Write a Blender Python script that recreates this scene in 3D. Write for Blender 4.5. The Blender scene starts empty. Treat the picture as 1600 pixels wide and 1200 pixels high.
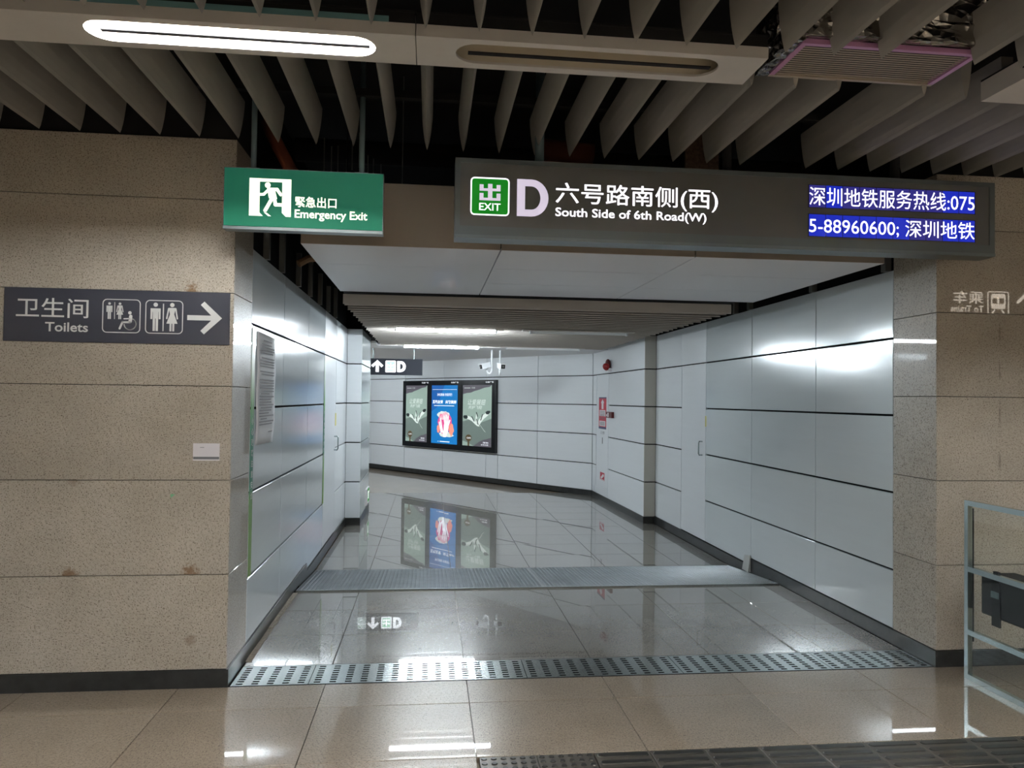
import bpy, bmesh, math, random
from mathutils import Vector, Matrix
random.seed(7)
SC = bpy.context.scene
COL = SC.collection

# ------------------------------------------------------------------ camera
F_PX, YAW, PITCH, ROLL = 1169.444, 0.109214, 0.0207825, 0.0126360
CAM = Vector((1.262024, -4.972999, 1.852046))
_cy, _sy, _cp, _sp = math.cos(YAW), math.sin(YAW), math.cos(PITCH), math.sin(PITCH)
_f = Vector((_sy * _cp, _cy * _cp, _sp)); _r = Vector((_cy, -_sy, 0)); _u = _r.cross(_f)
_r2 = math.cos(ROLL) * _r + math.sin(ROLL) * _u
_u2 = -math.sin(ROLL) * _r + math.cos(ROLL) * _u
cam_data = bpy.data.cameras.new('camera'); cam = bpy.data.objects.new('camera', cam_data); COL.objects.link(cam)
cam_data.sensor_fit = 'HORIZONTAL'; cam_data.sensor_width = 36.0; cam_data.lens = F_PX / 1600 * 36.0
cam_data.clip_start = 0.05; cam_data.clip_end = 100
cam.matrix_world = Matrix(((_r2.x, _u2.x, -_f.x, CAM.x), (_r2.y, _u2.y, -_f.y, CAM.y), (_r2.z, _u2.z, -_f.z, CAM.z), (0, 0, 0, 1)))
SC.camera = cam

# ------------------------------------------------------------------ world, exposure (underground: all light comes from tubes and lit signs)
world = bpy.data.worlds.new('world'); SC.world = world; world.use_nodes = True
world.node_tree.nodes['Background'].inputs[0].default_value = (0.5, 0.55, 0.6, 1)
world.node_tree.nodes['Background'].inputs[1].default_value = 0.0
SC.view_settings.view_transform = 'Standard'; SC.view_settings.look = 'None'
SC.view_settings.gamma = 1.0; SC.view_settings.use_curve_mapping = False
SC.view_settings.exposure = 1.3
PASSAGE_TUBE = 96.0     # emission of the lit tubes in the passage
HALL_TUBE = 150.0        # emission of the lit tubes in the hall troughs

# ------------------------------------------------------------------ materials
def lin(c):
    def g(v):
        v /= 255.0
        return v / 12.92 if v <= 0.04045 else ((v + 0.055) / 1.055) ** 2.4
    return (g(c[0]), g(c[1]), g(c[2]), 1.0)

def mat(name, rgb, rough=0.5, metal=0.0, coat=0.0, coat_rough=0.05, spec=0.5, emit=None, strength=0.0, trans=0.0, ior=1.5):
    m = bpy.data.materials.new(name); m.use_nodes = True
    b = m.node_tree.nodes['Principled BSDF']
    b.inputs['Base Color'].default_value = lin(rgb)
    b.inputs['Roughness'].default_value = rough
    b.inputs['Metallic'].default_value = metal
    b.inputs['Coat Weight'].default_value = coat
    b.inputs['Coat Roughness'].default_value = coat_rough
    b.inputs['Specular IOR Level'].default_value = spec
    b.inputs['IOR'].default_value = ior
    b.inputs['Transmission Weight'].default_value = trans
    if emit is not None:
        b.inputs['Emission Color'].default_value = lin(emit)
        b.inputs['Emission Strength'].default_value = strength if strength > 20 else strength / 2 ** SC.view_settings.exposure   # signs are given as seen on the picture
    return m

class NT:
    """small helper round a material's node tree"""
    def __init__(self, m):
        self.t = m.node_tree; self.b = self.t.nodes['Principled BSDF']
    def n(self, kind, **kw):
        x = self.t.nodes.new(kind)
        for k, v in kw.items():
            if k.startswith('_'): setattr(x, k[1:], v)
            else: x.inputs[k].default_value = v
        return x
    def l(self, a, b): self.t.links.new(a, b)
    def ramp(self, fac, stops):
        r = self.t.nodes.new('ShaderNodeValToRGB'); self.l(fac, r.inputs[0])
        e = r.color_ramp.elements
        e[0].position, e[0].color = stops[0][0], stops[0][1]
        e[1].position, e[1].color = stops[-1][0], stops[-1][1]
        for p, c in stops[1:-1]:
            k = e.new(p); k.color = c
        return r.outputs[0]
    def mix(self, fac, a, b, mode='MIX'):
        x = self.t.nodes.new('ShaderNodeMix'); x.data_type = 'RGBA'; x.blend_type = mode
        for sock, val in ((x.inputs[0], fac), (x.inputs[6], a), (x.inputs[7], b)):
            if isinstance(val, (int, float, tuple)): sock.default_value = val
            else: self.l(val, sock)
        return x.outputs[2]

def granite(name, base, dark, light, rough, coat, coat_rough, scale=1.0, stone_marks=(), bump=0.02):
    m = mat(name, base, rough, coat=coat, coat_rough=coat_rough, spec=0.25); k = NT(m)
    geo = k.n('ShaderNodeNewGeometry'); pos = geo.outputs['Position']
    oi = k.n('ShaderNodeObjectInfo')
    n1 = k.n('ShaderNodeTexNoise', Scale=62 * scale, Detail=3.0, Roughness=0.65); k.l(pos, n1.inputs['Vector'])
    n2 = k.n('ShaderNodeTexNoise', Scale=2.3 * scale, Detail=4.0, Roughness=0.6); k.l(pos, n2.inputs['Vector'])
    vo = k.n('ShaderNodeTexVoronoi', Scale=40 * scale); k.l(pos, vo.inputs['Vector'])
    wob = k.n('ShaderNodeTexNoise', Scale=125 * scale, Detail=1.0); k.l(pos, wob.inputs['Vector'])
    c = k.ramp(n1.outputs['Fac'], [(0.27, lin(dark)), (0.40, lin(base)), (0.75, lin(light))])
    mul = k.ramp(wob.outputs['Fac'], [(0.34, (0.40, 0.37, 0.34, 1)), (0.42, (1, 1, 1, 1))])
    c = k.mix(1.0, c, mul, 'MULTIPLY')
    flk = k.ramp(vo.outputs['Distance'], [(0.07, (0.25, 0.22, 0.20, 1)), (0.13, (1, 1, 1, 1))])
    vc = k.n('ShaderNodeSeparateColor'); k.l(vo.outputs['Color'], vc.inputs[0])
    pick = k.ramp(vc.outputs[0], [(0.70, (0, 0, 0, 1)), (0.72, (1, 1, 1, 1))])
    c = k.mix(pick, c, k.mix(1.0, c, flk, 'MULTIPLY'))
    c = k.mix(1.0, c, k.ramp(n2.outputs['Fac'], [(0.3, (0.86, 0.85, 0.83, 1)), (0.7, (1.06, 1.06, 1.06, 1))]), 'MULTIPLY')
    c = k.mix(1.0, c, k.ramp(oi.outputs['Random'], [(0.0, (0.92, 0.91, 0.90, 1)), (1.0, (1.06, 1.06, 1.06, 1))]), 'MULTIPLY')
    for (sx, sz, rx, rz, rgb, amt) in stone_marks:      # rust and grime blotches and dark dashes, with outlines of their own
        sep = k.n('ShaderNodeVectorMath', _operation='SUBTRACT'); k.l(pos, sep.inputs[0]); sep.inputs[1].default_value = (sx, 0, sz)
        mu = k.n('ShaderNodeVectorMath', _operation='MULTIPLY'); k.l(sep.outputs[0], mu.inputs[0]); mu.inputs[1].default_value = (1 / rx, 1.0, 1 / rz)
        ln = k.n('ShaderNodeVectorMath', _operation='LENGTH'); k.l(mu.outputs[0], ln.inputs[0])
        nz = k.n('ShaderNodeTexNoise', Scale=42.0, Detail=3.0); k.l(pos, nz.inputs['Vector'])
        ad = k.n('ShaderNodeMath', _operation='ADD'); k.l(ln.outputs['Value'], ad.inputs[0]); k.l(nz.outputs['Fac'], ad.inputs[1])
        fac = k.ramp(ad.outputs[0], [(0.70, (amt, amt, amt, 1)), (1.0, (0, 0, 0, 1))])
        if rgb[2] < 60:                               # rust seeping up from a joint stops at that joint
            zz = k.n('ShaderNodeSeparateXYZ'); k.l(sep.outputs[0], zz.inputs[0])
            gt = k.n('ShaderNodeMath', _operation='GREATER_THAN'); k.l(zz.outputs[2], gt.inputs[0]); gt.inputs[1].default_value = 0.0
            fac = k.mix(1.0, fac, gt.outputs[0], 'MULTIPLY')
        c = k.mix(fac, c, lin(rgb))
    k.l(c, k.b.inputs['Base Color'])
    if bump:
        bp = k.n('ShaderNodeBump', Strength=bump, Distance=0.002); k.l(n1.outputs['Fac'], bp.inputs['Height']); k.l(bp.outputs[0], k.b.inputs['Normal'])
    return m

STONE_MARKS = [(-0.262, 2.516, 0.10, 0.13, (120, 84, 40), 0.75), (-0.962, 0.715, 0.12, 0.12, (112, 76, 38), 0.75),
          (-0.236, 0.715, 0.13, 0.15, (118, 82, 44), 0.75), (-0.225, 0.30, 0.09, 0.09, (122, 98, 76), 0.5),
          (-0.95, 1.30, 0.10, 0.05, (120, 96, 70), 0.4),
          (5.340, 2.378, 0.02, 0.152, (104, 96, 84), 0.55), (5.340, 2.108, 0.02, 0.167, (104, 96, 84), 0.55), (5.340, 1.797, 0.02, 0.191, (104, 96, 84), 0.55), (5.340, 1.456, 0.02, 0.202, (104, 96, 84), 0.55)]  # column of dark upright dashes on the right stone wall
M = {}
M['stone'] = granite('wall_granite', (182, 173, 158), (132, 123, 111), (198, 189, 175), 0.38, 0.75, 0.02, 1.0, STONE_MARKS)
M['floor'] = granite('floor_granite', (146, 132, 115), (112, 100, 88), (166, 152, 135), 0.28, 0.9, 0.012, 1.0, (), 0.004)
M['floor_in'] = granite('floor_granite_toned', (122, 119, 112), (98, 95, 89), (142, 138, 130), 0.26, 1.0, 0.014, 1.0, (), 0.004)  # hall floor's granite with the passage's grey light put into its colour

def panel_mat(name, rgb, rough, metal):
    m = mat(name, rgb, rough, metal, coat=0.0, spec=0.32); k = NT(m)
    geo = k.n('ShaderNodeNewGeometry')
    mp = k.n('ShaderNodeMapping', Scale=(0.25, 0.25, 3.0)); k.l(geo.outputs['Position'], mp.inputs[0])
    nz = k.n('ShaderNodeTexNoise', Scale=6.0, Detail=4.0, Roughness=0.6); k.l(mp.outputs[0], nz.inputs['Vector'])
    oi = k.n('ShaderNodeObjectInfo')
    c = k.mix(1.0, lin(rgb), k.ramp(nz.outputs['Fac'], [(0.3, (0.985, 0.985, 0.985, 1)), (0.7, (1.012, 1.012, 1.012, 1))]), 'MULTIPLY')
    c = k.mix(1.0, c, k.ramp(oi.outputs['Random'], [(0, (0.95, 0.95, 0.95, 1)), (1, (1.03, 1.03, 1.03, 1))]), 'MULTIPLY')
    k.l(c, k.b.inputs['Base Color'])
    mr = k.n('ShaderNodeMapRange'); k.l(nz.outputs['Fac'], mr.inputs[0])
    mr.inputs[3].default_value = rough - 0.01; mr.inputs[4].default_value = rough + 0.015
    k.l(mr.outputs[0], k.b.inputs['Roughness'])
    return m
M['panel'] = panel_mat('steel_panel', (212, 219, 221), 0.15, 0.14)
M['panel_w'] = panel_mat('enamel_panel', (224, 228, 231), 0.30, 0.06)
M['soffit'] = mat('soffit_white', (226, 226, 230), 0.45, 0.0, coat=0.1)
M['fascia'] = mat('fascia_grey', (164, 154, 142), 0.5)
M['pier_shaded'] = mat('pier_shaded', (190, 186, 176), 0.4)  # beige-grey tone paints in the shadow side of the white panels
M['slat'] = mat('slat_grey', (206, 198, 190), 0.5)
M['flat_ceil'] = mat('flat_ceiling', (214, 214, 216), 0.5)

def worn(name, rgb, rough, metal=0.0, var=0.25, sc=4.0):
    m = mat(name, rgb, rough, metal); k = NT(m)
    geo = k.n('ShaderNodeNewGeometry')
    nz = k.n('ShaderNodeTexNoise', Scale=sc, Detail=6.0, Roughness=0.65); k.l(geo.outputs['Position'], nz.inputs['Vector'])
    c = k.mix(1.0, lin(rgb), k.ramp(nz.outputs['Fac'], [(0.3, (1 - var, 1 - var, 1 - var, 1)), (0.7, (1 + var * .6, 1 + var * .6, 1 + var * .6, 1))]), 'MULTIPLY')
    k.l(c, k.b.inputs['Base Color'])
    return m
M['fin'] = worn('fin_paint', (166, 162, 154), 0.5, 0, 0.05)
M['trough'] = worn('trough_paint', (208, 203, 196), 0.5, 0, 0.05)
M['reflector'] = mat('trough_reflector', (206, 196, 176), 0.4)
M['teal'] = mat('teal_primer', (108, 150, 152), 0.5)
M['black'] = mat('plenum_black', (26, 25, 25), 0.9)
M['darkjoint'] = mat('joint_dark', (14, 15, 16), 0.9, spec=0.1)
M['skirt'] = worn('dark_skirting', (54, 55, 54), 0.3, 0.2, 0.35, 9.0)
M['steel'] = worn('stainless', (184, 192, 192), 0.2, 0.95, 0.05, 6.0)
M['checker'] = worn('checker_plate', (176, 182, 186), 0.28, 0.85, 0.15, 5.0)
M['channel'] = mat('drain_dark', (16, 17, 18), 0.8)
M['tactile'] = worn('tactile_bronze', (92, 86, 78), 0.34, 0.45, 0.2, 12.0)
M['tactile_top'] = worn('tactile_stud', (58, 58, 54), 0.28, 0.6, 0.2, 20.0)
M['rod'] = mat('rod_grey', (86, 104, 108), 0.5)
M['mortar'] = worn('mortar_dust', (150, 142, 128), 0.9, 0, 0.35, 30.0)
M['chrome'] = mat('polished_steel', (186, 200, 200), 0.2, 0.9)
def glass_mat():
    m = bpy.data.materials.new('clear_glass'); m.use_nodes = True; t = m.node_tree; t.nodes.remove(t.nodes['Principled BSDF'])
    lw = t.nodes.new('ShaderNodeLayerWeight'); lw.inputs[0].default_value = 0.5
    pw = t.nodes.new('ShaderNodeMath'); pw.operation = 'POWER'; pw.inputs[1].default_value = 4.0; t.links.new(lw.outputs['Facing'], pw.inputs[0])
    fr = t.nodes.new('ShaderNodeMath'); fr.operation = 'MULTIPLY_ADD'; fr.inputs[1].default_value = 0.4; fr.inputs[2].default_value = 0.03; t.links.new(pw.outputs[0], fr.inputs[0])
    tr = t.nodes.new('ShaderNodeBsdfTransparent'); tr.inputs[0].default_value = (.95, .97, .96, 1)
    gl = t.nodes.new('ShaderNodeBsdfGlossy'); gl.inputs['Roughness'].default_value = 0.01
    mx = t.nodes.new('ShaderNodeMixShader'); t.links.new(fr.outputs[0], mx.inputs[0]); t.links.new(tr.outputs[0], mx.inputs[1]); t.links.new(gl.outputs[0], mx.inputs[2])
    t.links.new(mx.outputs[0], t.nodes['Material Output'].inputs[0]); return m
M['glass'] = glass_mat()
M['case'] = mat('black_plastic', (9, 9, 10), 0.5, spec=0.25)
M['strap'] = mat('black_webbing', (16, 16, 17), 0.7, spec=0.2)
M['white_part'] = mat('white_plastic', (222, 224, 226), 0.4)
M['lens'] = mat('black_lens', (12, 12, 14), 0.1)
M['red'] = mat('red_plastic', (150, 28, 32), 0.4)
M['darkred'] = mat('dark_red_plastic', (92, 22, 24), 0.4)
M['red_print'] = mat('red_print', (196, 60, 78), 0.5)
M['white_print'] = mat('white_print', (226, 222, 224), 0.5)
M['blue_print'] = mat('navy_print', (66, 74, 112), 0.5)
M['grey_print'] = mat('grey_print', (110, 112, 116), 0.6)
M['yellow'] = mat('faded_yellow', (214, 206, 120), 0.6)
M['paper'] = mat('notice_paper', (226, 226, 228), 0.7)
M['ink'] = mat('print_ink', (150, 150, 154), 0.8)
M['sign_slate'] = mat('slate_sign', (66, 67, 76), 0.4)
M['sign_white'] = mat('reflective_white', (226, 226, 222), 0.45)
M['sign_green'] = mat('sign_green', (20, 108, 78), 0.55, spec=0.2, emit=(24, 122, 98), strength=0.24)
M['sign_body'] = mat('sign_aluminium', (120, 128, 128), 0.35, 0.8)
M['sign_housing'] = mat('housing_grey', (104, 110, 110), 0.4, 0.4)
M['sign_face'] = mat('sign_charcoal', (98, 97, 93), 0.45)
M['lit_white'] = mat('lit_letter', (235, 232, 240), 0.5, emit=(250, 246, 255), strength=1.7)
M['lit_cream'] = mat('lit_pictogram', (250, 246, 226), 0.5, emit=(255, 252, 232), strength=1.4)
M['lit_lilac'] = mat('lit_lilac', (226, 216, 236), 0.5, emit=(224, 214, 236), strength=0.72)
M['lit_green'] = mat('lit_green', (8, 120, 24), 0.5, emit=(6, 122, 20), strength=0.75)
M['led_blue'] = mat('led_blue', (20, 30, 140), 0.4, emit=(26, 46, 200), strength=0.75)
M['led_indigo'] = mat('led_indigo', (40, 36, 110), 0.4, emit=(56, 52, 150), strength=0.6)
M['led_black'] = mat('led_module', (10, 10, 16), 0.5)
M['led_white'] = mat('led_white', (240, 240, 255), 0.4, emit=(246, 244, 255), strength=1.8)
M['far_lit'] = mat('far_lit', (250, 250, 255), 0.5, emit=(250, 252, 255), strength=1.6)
M['far_green'] = mat('far_green', (120, 200, 150), 0.5, emit=(150, 226, 180), strength=1.0)
M['tube_on'] = mat('tube_lit', (255, 255, 255), 0.4, emit=(236, 247, 254), strength=PASSAGE_TUBE)
M['hall_on'] = mat('hall_tube_lit', (255, 255, 255), 0.4, emit=(248, 251, 255), strength=HALL_TUBE)
M['tube_off'] = mat('tube_unlit', (240, 241, 242), 0.3)
M['bezel'] = mat('display_bezel', (20, 22, 26), 0.25)
M['poster_sage'] = mat('poster_sage', (140, 158, 148), 0.3, emit=(140, 160, 150), strength=0.7)
M['poster_dark'] = mat('poster_mauve', (92, 88, 96), 0.3, emit=(88, 84, 92), strength=0.5)
M['poster_grey'] = mat('poster_grey', (112, 126, 120), 0.3, emit=(108, 122, 116), strength=0.5)
M['poster_pale'] = mat('poster_pale', (206, 214, 208), 0.3, emit=(200, 210, 204), strength=0.8)
M['poster_ink'] = mat('poster_ink', (44, 54, 54), 0.3, emit=(44, 54, 54), strength=0.4)
M['poster_brown'] = mat('poster_brown', (84, 70, 44), 0.3, emit=(84, 70, 44), strength=0.5)
M['poster_blue'] = mat('poster_blue', (24, 112, 178), 0.3, emit=(20, 108, 172), strength=0.8)
M['poster_blue2'] = mat('poster_deepblue', (24, 84, 150), 0.3, emit=(24, 86, 158), strength=0.8)
M['poster_pink'] = mat('poster_pink', (206, 76, 132), 0.3, emit=(214, 80, 136), strength=0.8)
M['poster_peach'] = mat('poster_peach', (226, 140, 120), 0.3, emit=(232, 140, 120), strength=0.8)
M['poster_white'] = mat('poster_white', (236, 240, 244), 0.3, emit=(236, 240, 246), strength=0.9)
M['copper'] = mat('orange_pipe', (150, 84, 58), 0.6)
M['timber'] = mat('raw_timber', (160, 126, 92), 0.8)
M['stud'] = mat('galvanised', (118, 118, 114), 0.5, 0.5)
M['pinkfilm'] = mat('pink_film', (190, 138, 178), 0.3)
M['vent'] = mat('vent_grille', (176, 164, 148), 0.5)
M['plywood'] = worn('site_board', (116, 92, 74), 0.8, 0, 0.5, 40.0)

def foil_mat():
    m = mat('foil', (176, 172, 166), 0.24, 1.0); k = NT(m)
    geo = k.n('ShaderNodeNewGeometry'); vo = k.n('ShaderNodeTexVoronoi', Scale=18.0); k.l(geo.outputs['Position'], vo.inputs['Vector'])
    bp = k.n('ShaderNodeBump', Strength=0.9, Distance=0.02); k.l(vo.outputs['Distance'], bp.inputs['Height']); k.l(bp.outputs[0], k.b.inputs['Normal'])
    return m
M['foil'] = foil_mat()

def strip_mat():
    m = mat('green_strip', (90, 160, 90), 0.4); k = NT(m)
    geo = k.n('ShaderNodeNewGeometry'); s = k.n('ShaderNodeSeparateXYZ'); k.l(geo.outputs['Position'], s.inputs[0])
    mr = k.n('ShaderNodeMapRange'); k.l(s.outputs[2], mr.inputs[0]); mr.inputs[1].default_value = 0.57; mr.inputs[2].default_value = 2.34
    c = k.ramp(mr.outputs[0], [(0.0, lin((132, 168, 84))), (0.30, lin((112, 160, 84))), (0.36, lin((20, 120, 92))), (0.58, lin((24, 128, 92))), (0.68, lin((110, 168, 96))), (0.82, lin((206, 224, 206))), (1.0, lin((226, 234, 230)))])
    k.l(c, k.b.inputs['Base Color'])
    return m
M['strip'] = strip_mat()

# ------------------------------------------------------------------ mesh helpers
def tag(o, label=None, cat=None, group=None, kind=None):
    if label: o['label'] = label
    if cat: o['category'] = cat
    if group: o['group'] = group
    if kind: o['kind'] = kind
    return o

def empty(name, loc, label, cat, group=None, kind=None):
    o = bpy.data.objects.new(name, None); COL.objects.link(o); o.location = loc; o.empty_display_size = 0.1
    return tag(o, label, cat, group, kind)

def world_loc(o):
    v = Vector(o.location)
    return v + world_loc(o.parent) if o.parent else v

def link_mesh(name, verts, faces, material, parent=None, smooth=False):
    """verts are world coordinates; the origin is put at the middle of the mesh"""
    lo = Vector([min(v[i] for v in verts) for i in range(3)]); hi = Vector([max(v[i] for v in verts) for i in range(3)])
    c = (lo + hi) / 2
    me = bpy.data.meshes.new(name); me.from_pydata([Vector(v) - c for v in verts], [], faces)
    bm = bmesh.new(); bm.from_mesh(me); bmesh.ops.recalc_face_normals(bm, faces=bm.faces); bm.to_mesh(me); bm.free()
    me.materials.append(M[material] if isinstance(material, str) else material)
    if smooth:
        for p in me.polygons: p.use_smooth = True
    o = bpy.data.objects.new(name, me); COL.objects.link(o)
    if parent is not None:
        o.parent = parent; o.location = c - world_loc(parent)
    else: o.location = c
    return o

class MB:
    def __init__(s): s.v = []; s.f = []
    def add(s, verts, faces):
        k = len(s.v); s.v += [tuple(v) for v in verts]; s.f += [tuple(i + k for i in f) for f in faces]; return s
    def box(s, x0, x1, y0, y1, z0, z1):
        return s.add([(x0, y0, z0), (x1, y0, z0), (x1, y1, z0), (x0, y1, z0), (x0, y0, z1), (x1, y0, z1), (x1, y1, z1), (x0, y1, z1)],
                     [(0, 3, 2, 1), (4, 5, 6, 7), (0, 1, 5, 4), (1, 2, 6, 5), (2, 3, 7, 6), (3, 0, 4, 7)])
    def rod(s, p0, p1, r, n=12, r1=None):
        p0, p1 = Vector(p0), Vector(p1); r1 = r if r1 is None else r1
        d = (p1 - p0).normalized(); a = d.orthogonal().normalized(); b = d.cross(a); k = len(s.v)
        for p, q in ((p0, r), (p1, r1)):
            for i in range(n):
                t = 2 * math.pi * i / n; s.v.append(tuple(p + a * math.cos(t) * q + b * math.sin(t) * q))
        s.f += [(k + i, k + (i + 1) % n, k + n + (i + 1) % n, k + n + i) for i in range(n)]
        s.f += [tuple(k + i for i in range(n))[::-1], tuple(k + n + i for i in range(n))]
        return s
    def pipe(s, pts, r, n=10):
        pts = [Vector(p) for p in pts]; k = len(s.v); ref = None
        for i, p in enumerate(pts):
            d = (pts[min(i + 1, len(pts) - 1)] - pts[max(i - 1, 0)]).normalized()
            a = d.orthogonal().normalized() if ref is None else (ref - d * ref.dot(d)).normalized()
            ref = a; b = d.cross(a)
            for j in range(n):
                t = 2 * math.pi * j / n; s.v.append(tuple(p + a * math.cos(t) * r + b * math.sin(t) * r))
        for i in range(len(pts) - 1):
            for j in range(n):
                s.f.append((k + i * n + j, k + i * n + (j + 1) % n, k + (i + 1) * n + (j + 1) % n, k + (i + 1) * n + j))
        m = k + (len(pts) - 1) * n
        s.f += [tuple(k + j for j in range(n))[::-1], tuple(m + j for j in range(n))]
        return s
    def sphere(s, c, r, n=12, m=8, sq=(1, 1, 1)):
        k = len(s.v); c = Vector(c)
        for i in range(m + 1):
            p = math.pi * i / m
            for j in range(n):
                t = 2 * math.pi * j / n
                s.v.append((c.x + r * sq[0] * math.sin(p) * math.cos(t), c.y + r * sq[1] * math.sin(p) * math.sin(t), c.z + r * sq[2] * math.cos(p)))
        for i in range(m):
            for j in range(n):
                s.f.append((k + i * n + j, k + i * n + (j + 1) % n, k + (i + 1) * n + (j + 1) % n, k + (i + 1) * n + j))
        return s
    def build(s, name, material, parent=None, smooth=False): return link_mesh(name, s.v, s.f, material, parent, smooth)

class Frame:
    """a flat surface: origin, right and up as its viewer sees them, and the normal towards the viewer"""
    def __init__(s, o, u, v, n): s.o, s.u, s.v, s.n = Vector(o), Vector(u).normalized(), Vector(v).normalized(), Vector(n).normalized()
    def p(s, a, b, c=0.0): return s.o + s.u * a + s.v * b + s.n * c
    def at(s, a, b, c=0.0): return Frame(s.p(a, b, c), s.u, s.v, s.n)

def plate(fr, u0, u1, v0, v1, name, material, parent, t=0.02, ch=0.004, n0=0.0, jit=0.0):
    """a chamfered slab lying on a frame: panel, tile, stone"""
    vs = [fr.p(a, b, n0) for a, b in ((u0, v0), (u1, v0), (u1, v1), (u0, v1))]
    vs += [fr.p(a, b, n0 + t - ch) for a, b in ((u0, v0), (u1, v0), (u1, v1), (u0, v1))]
    a, b = random.uniform(-jit, jit), random.uniform(-jit, jit)
    js = (-a - b, a - b, a + b, -a + b)
    vs += [fr.p(a_, b_, n0 + t + j) for (a_, b_), j in zip(((u0 + ch, v0 + ch), (u1 - ch, v0 + ch), (u1 - ch, v1 - ch), (u0 + ch, v1 - ch)), js)]
    fs = [(0, 3, 2, 1), (8, 9, 10, 11)]
    for k in (0, 4):
        for i in range(4): fs.append((k + i, k + (i + 1) % 4, k + 4 + (i + 1) % 4, k + 4 + i))
    return link_mesh(name, vs, fs, material, parent)

class G2:
    """flat print on a frame: outlines given in frame units, a hair thick"""
    def __init__(s, fr, t=0.0015, n0=0.0): s.fr, s.t, s.n0, s.v, s.f = fr, t, n0, [], []
    def poly(s, pts):
        k = len(s.v); n = len(pts)
        for c in (s.n0, s.n0 + s.t):
            s.v += [tuple(s.fr.p(a, b, c)) for a, b in pts]
        s.f += [tuple(k + i for i in range(n))[::-1], tuple(k + n + i for i in range(n))]
        s.f += [(k + i, k + (i + 1) % n, k + n + (i + 1) % n, k + n + i) for i in range(n)]
        return s
    def rect(s, u0, u1, v0, v1): return s.poly([(u0, v0), (u1, v0), (u1, v1), (u0, v1)])
    def circle(s, u, v, r, n=18, ry=None): return s.poly([(u + r * math.cos(2 * math.pi * i / n), v + (ry or r) * math.sin(2 * math.pi * i / n)) for i in range(n)])
    def stroke(s, pts, w):
        for (a, b) in zip(pts[:-1], pts[1:]):
            d = Vector((b[0] - a[0], b[1] - a[1])); L = d.length or 1e-6; d /= L; nx, ny = -d.y * w / 2, d.x * w / 2
            cap = [(b[0] + math.cos(t) * w / 2, b[1] + math.sin(t) * w / 2) for t in [math.atan2(-ny, -nx) + i * math.pi / 5 for i in range(1, 5)]]
            cap2 = [(a[0] + math.cos(t) * w / 2, a[1] + math.sin(t) * w / 2) for t in [math.atan2(ny, nx) + i * math.pi / 5 for i in range(1, 5)]]
            s.poly([(a[0] - nx, a[1] - ny), (b[0] - nx, b[1] - ny)] + cap + [(b[0] + nx, b[1] + ny), (a[0] + nx, a[1] + ny)] + cap2)
        return s
    def band(s, outer, inner):
        """closed band between two outlines of equal point count"""
        k = len(s.v); n = len(outer)
        for c in (s.n0, s.n0 + s.t):
            s.v += [tuple(s.fr.p(a, b, c)) for a, b in outer] + [tuple(s.fr.p(a, b, c)) for a, b in inner]
        for i in range(n):
            j = (i + 1) % n
            s.f += [(k + i, k + j, k + n + j, k + n + i), (k + 2 * n + i, k + 2 * n + j, k + 3 * n + j, k + 3 * n + i),
                    (k + i, k + j, k + 2 * n + j, k + 2 * n + i), (k + n + i, k + n + j, k + 3 * n + j, k + 3 * n + i)]
        return s
    def rring(s, u0, u1, v0, v1, r, w): return s.band(rrect(u0, u1, v0, v1, r), rrect(u0 + w, u1 - w, v0 + w, v1 - w, max(r - w, .001)))
    def arc(s, u, v, r, w, a0, a1, n=20): return s.stroke([(u + r * math.cos(a0 + (a1 - a0) * i / n), v + r * math.sin(a0 + (a1 - a0) * i / n)) for i in range(n + 1)], w)
    def text(s, body, u0, u1, v0, v1, bold=0.0, shear=0.0):
        """letters fitted into the box u0..u1, v0..v1"""
        c = bpy.data.curves.new('lettering', 'FONT'); c.body = body; c.offset = bold; c.resolution_u = 3; c.shear = shear
        o = bpy.data.objects.new('lettering', c); COL.objects.link(o)
        me = bpy.data.meshes.new_from_object(o.evaluated_get(bpy.context.evaluated_depsgraph_get()))
        bpy.data.objects.remove(o); bpy.data.curves.remove(c)
        xs = [v.co.x for v in me.vertices]; ys = [v.co.y for v in me.vertices]
        x0, x1, y0, y1 = min(xs), max(xs), min(ys), max(ys); k = len(s.v)
        s.v += [tuple(s.fr.p(u0 + (v.co.x - x0) / (x1 - x0) * (u1 - u0), v0 + (v.co.y - y0) / (y1 - y0) * (v1 - v0), s.n0 + s.t)) for v in me.vertices]
        s.f += [tuple(i + k for i in p.vertices) for p in me.polygons]
        bpy.data.meshes.remove(me)
        return s
    def words(s, body, u0, u1, v0, v1, bold, name, material, parent):
        """a line of lettering with each word a part of its own"""
        s.text(body, u0, u1, v0, v1, bold)
        us = [(Vector(v) - s.fr.o).dot(s.fr.u) for v in s.v]
        fs = sorted(s.f, key=lambda f: min(us[i] for i in f)); runs = []; hi = -1e9
        for f in fs:
            a, b_ = min(us[i] for i in f), max(us[i] for i in f)
            if a - hi > .22 * (v1 - v0) or not runs: runs.append([])
            runs[-1].append(f); hi = max(hi, b_)
        for r in runs:
            ids = sorted({i for f in r for i in f}); mp = {i: k for k, i in enumerate(ids)}
            link_mesh(name, [s.v[i] for i in ids], [tuple(mp[i] for i in f) for f in r], material, parent)
    def build(s, name, material, parent): return link_mesh(name, s.v, s.f, material, parent)

def rrect(u0, u1, v0, v1, r, n=5):
    out = []
    for cu, cv, a in ((u1 - r, v1 - r, 0), (u0 + r, v1 - r, 90), (u0 + r, v0 + r, 180), (u1 - r, v0 + r, 270)):
        for i in range(n + 1):
            t = math.radians(a + 90 * i / n); out.append((cu + r * math.cos(t), cv + r * math.sin(t)))
    return out

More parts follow.
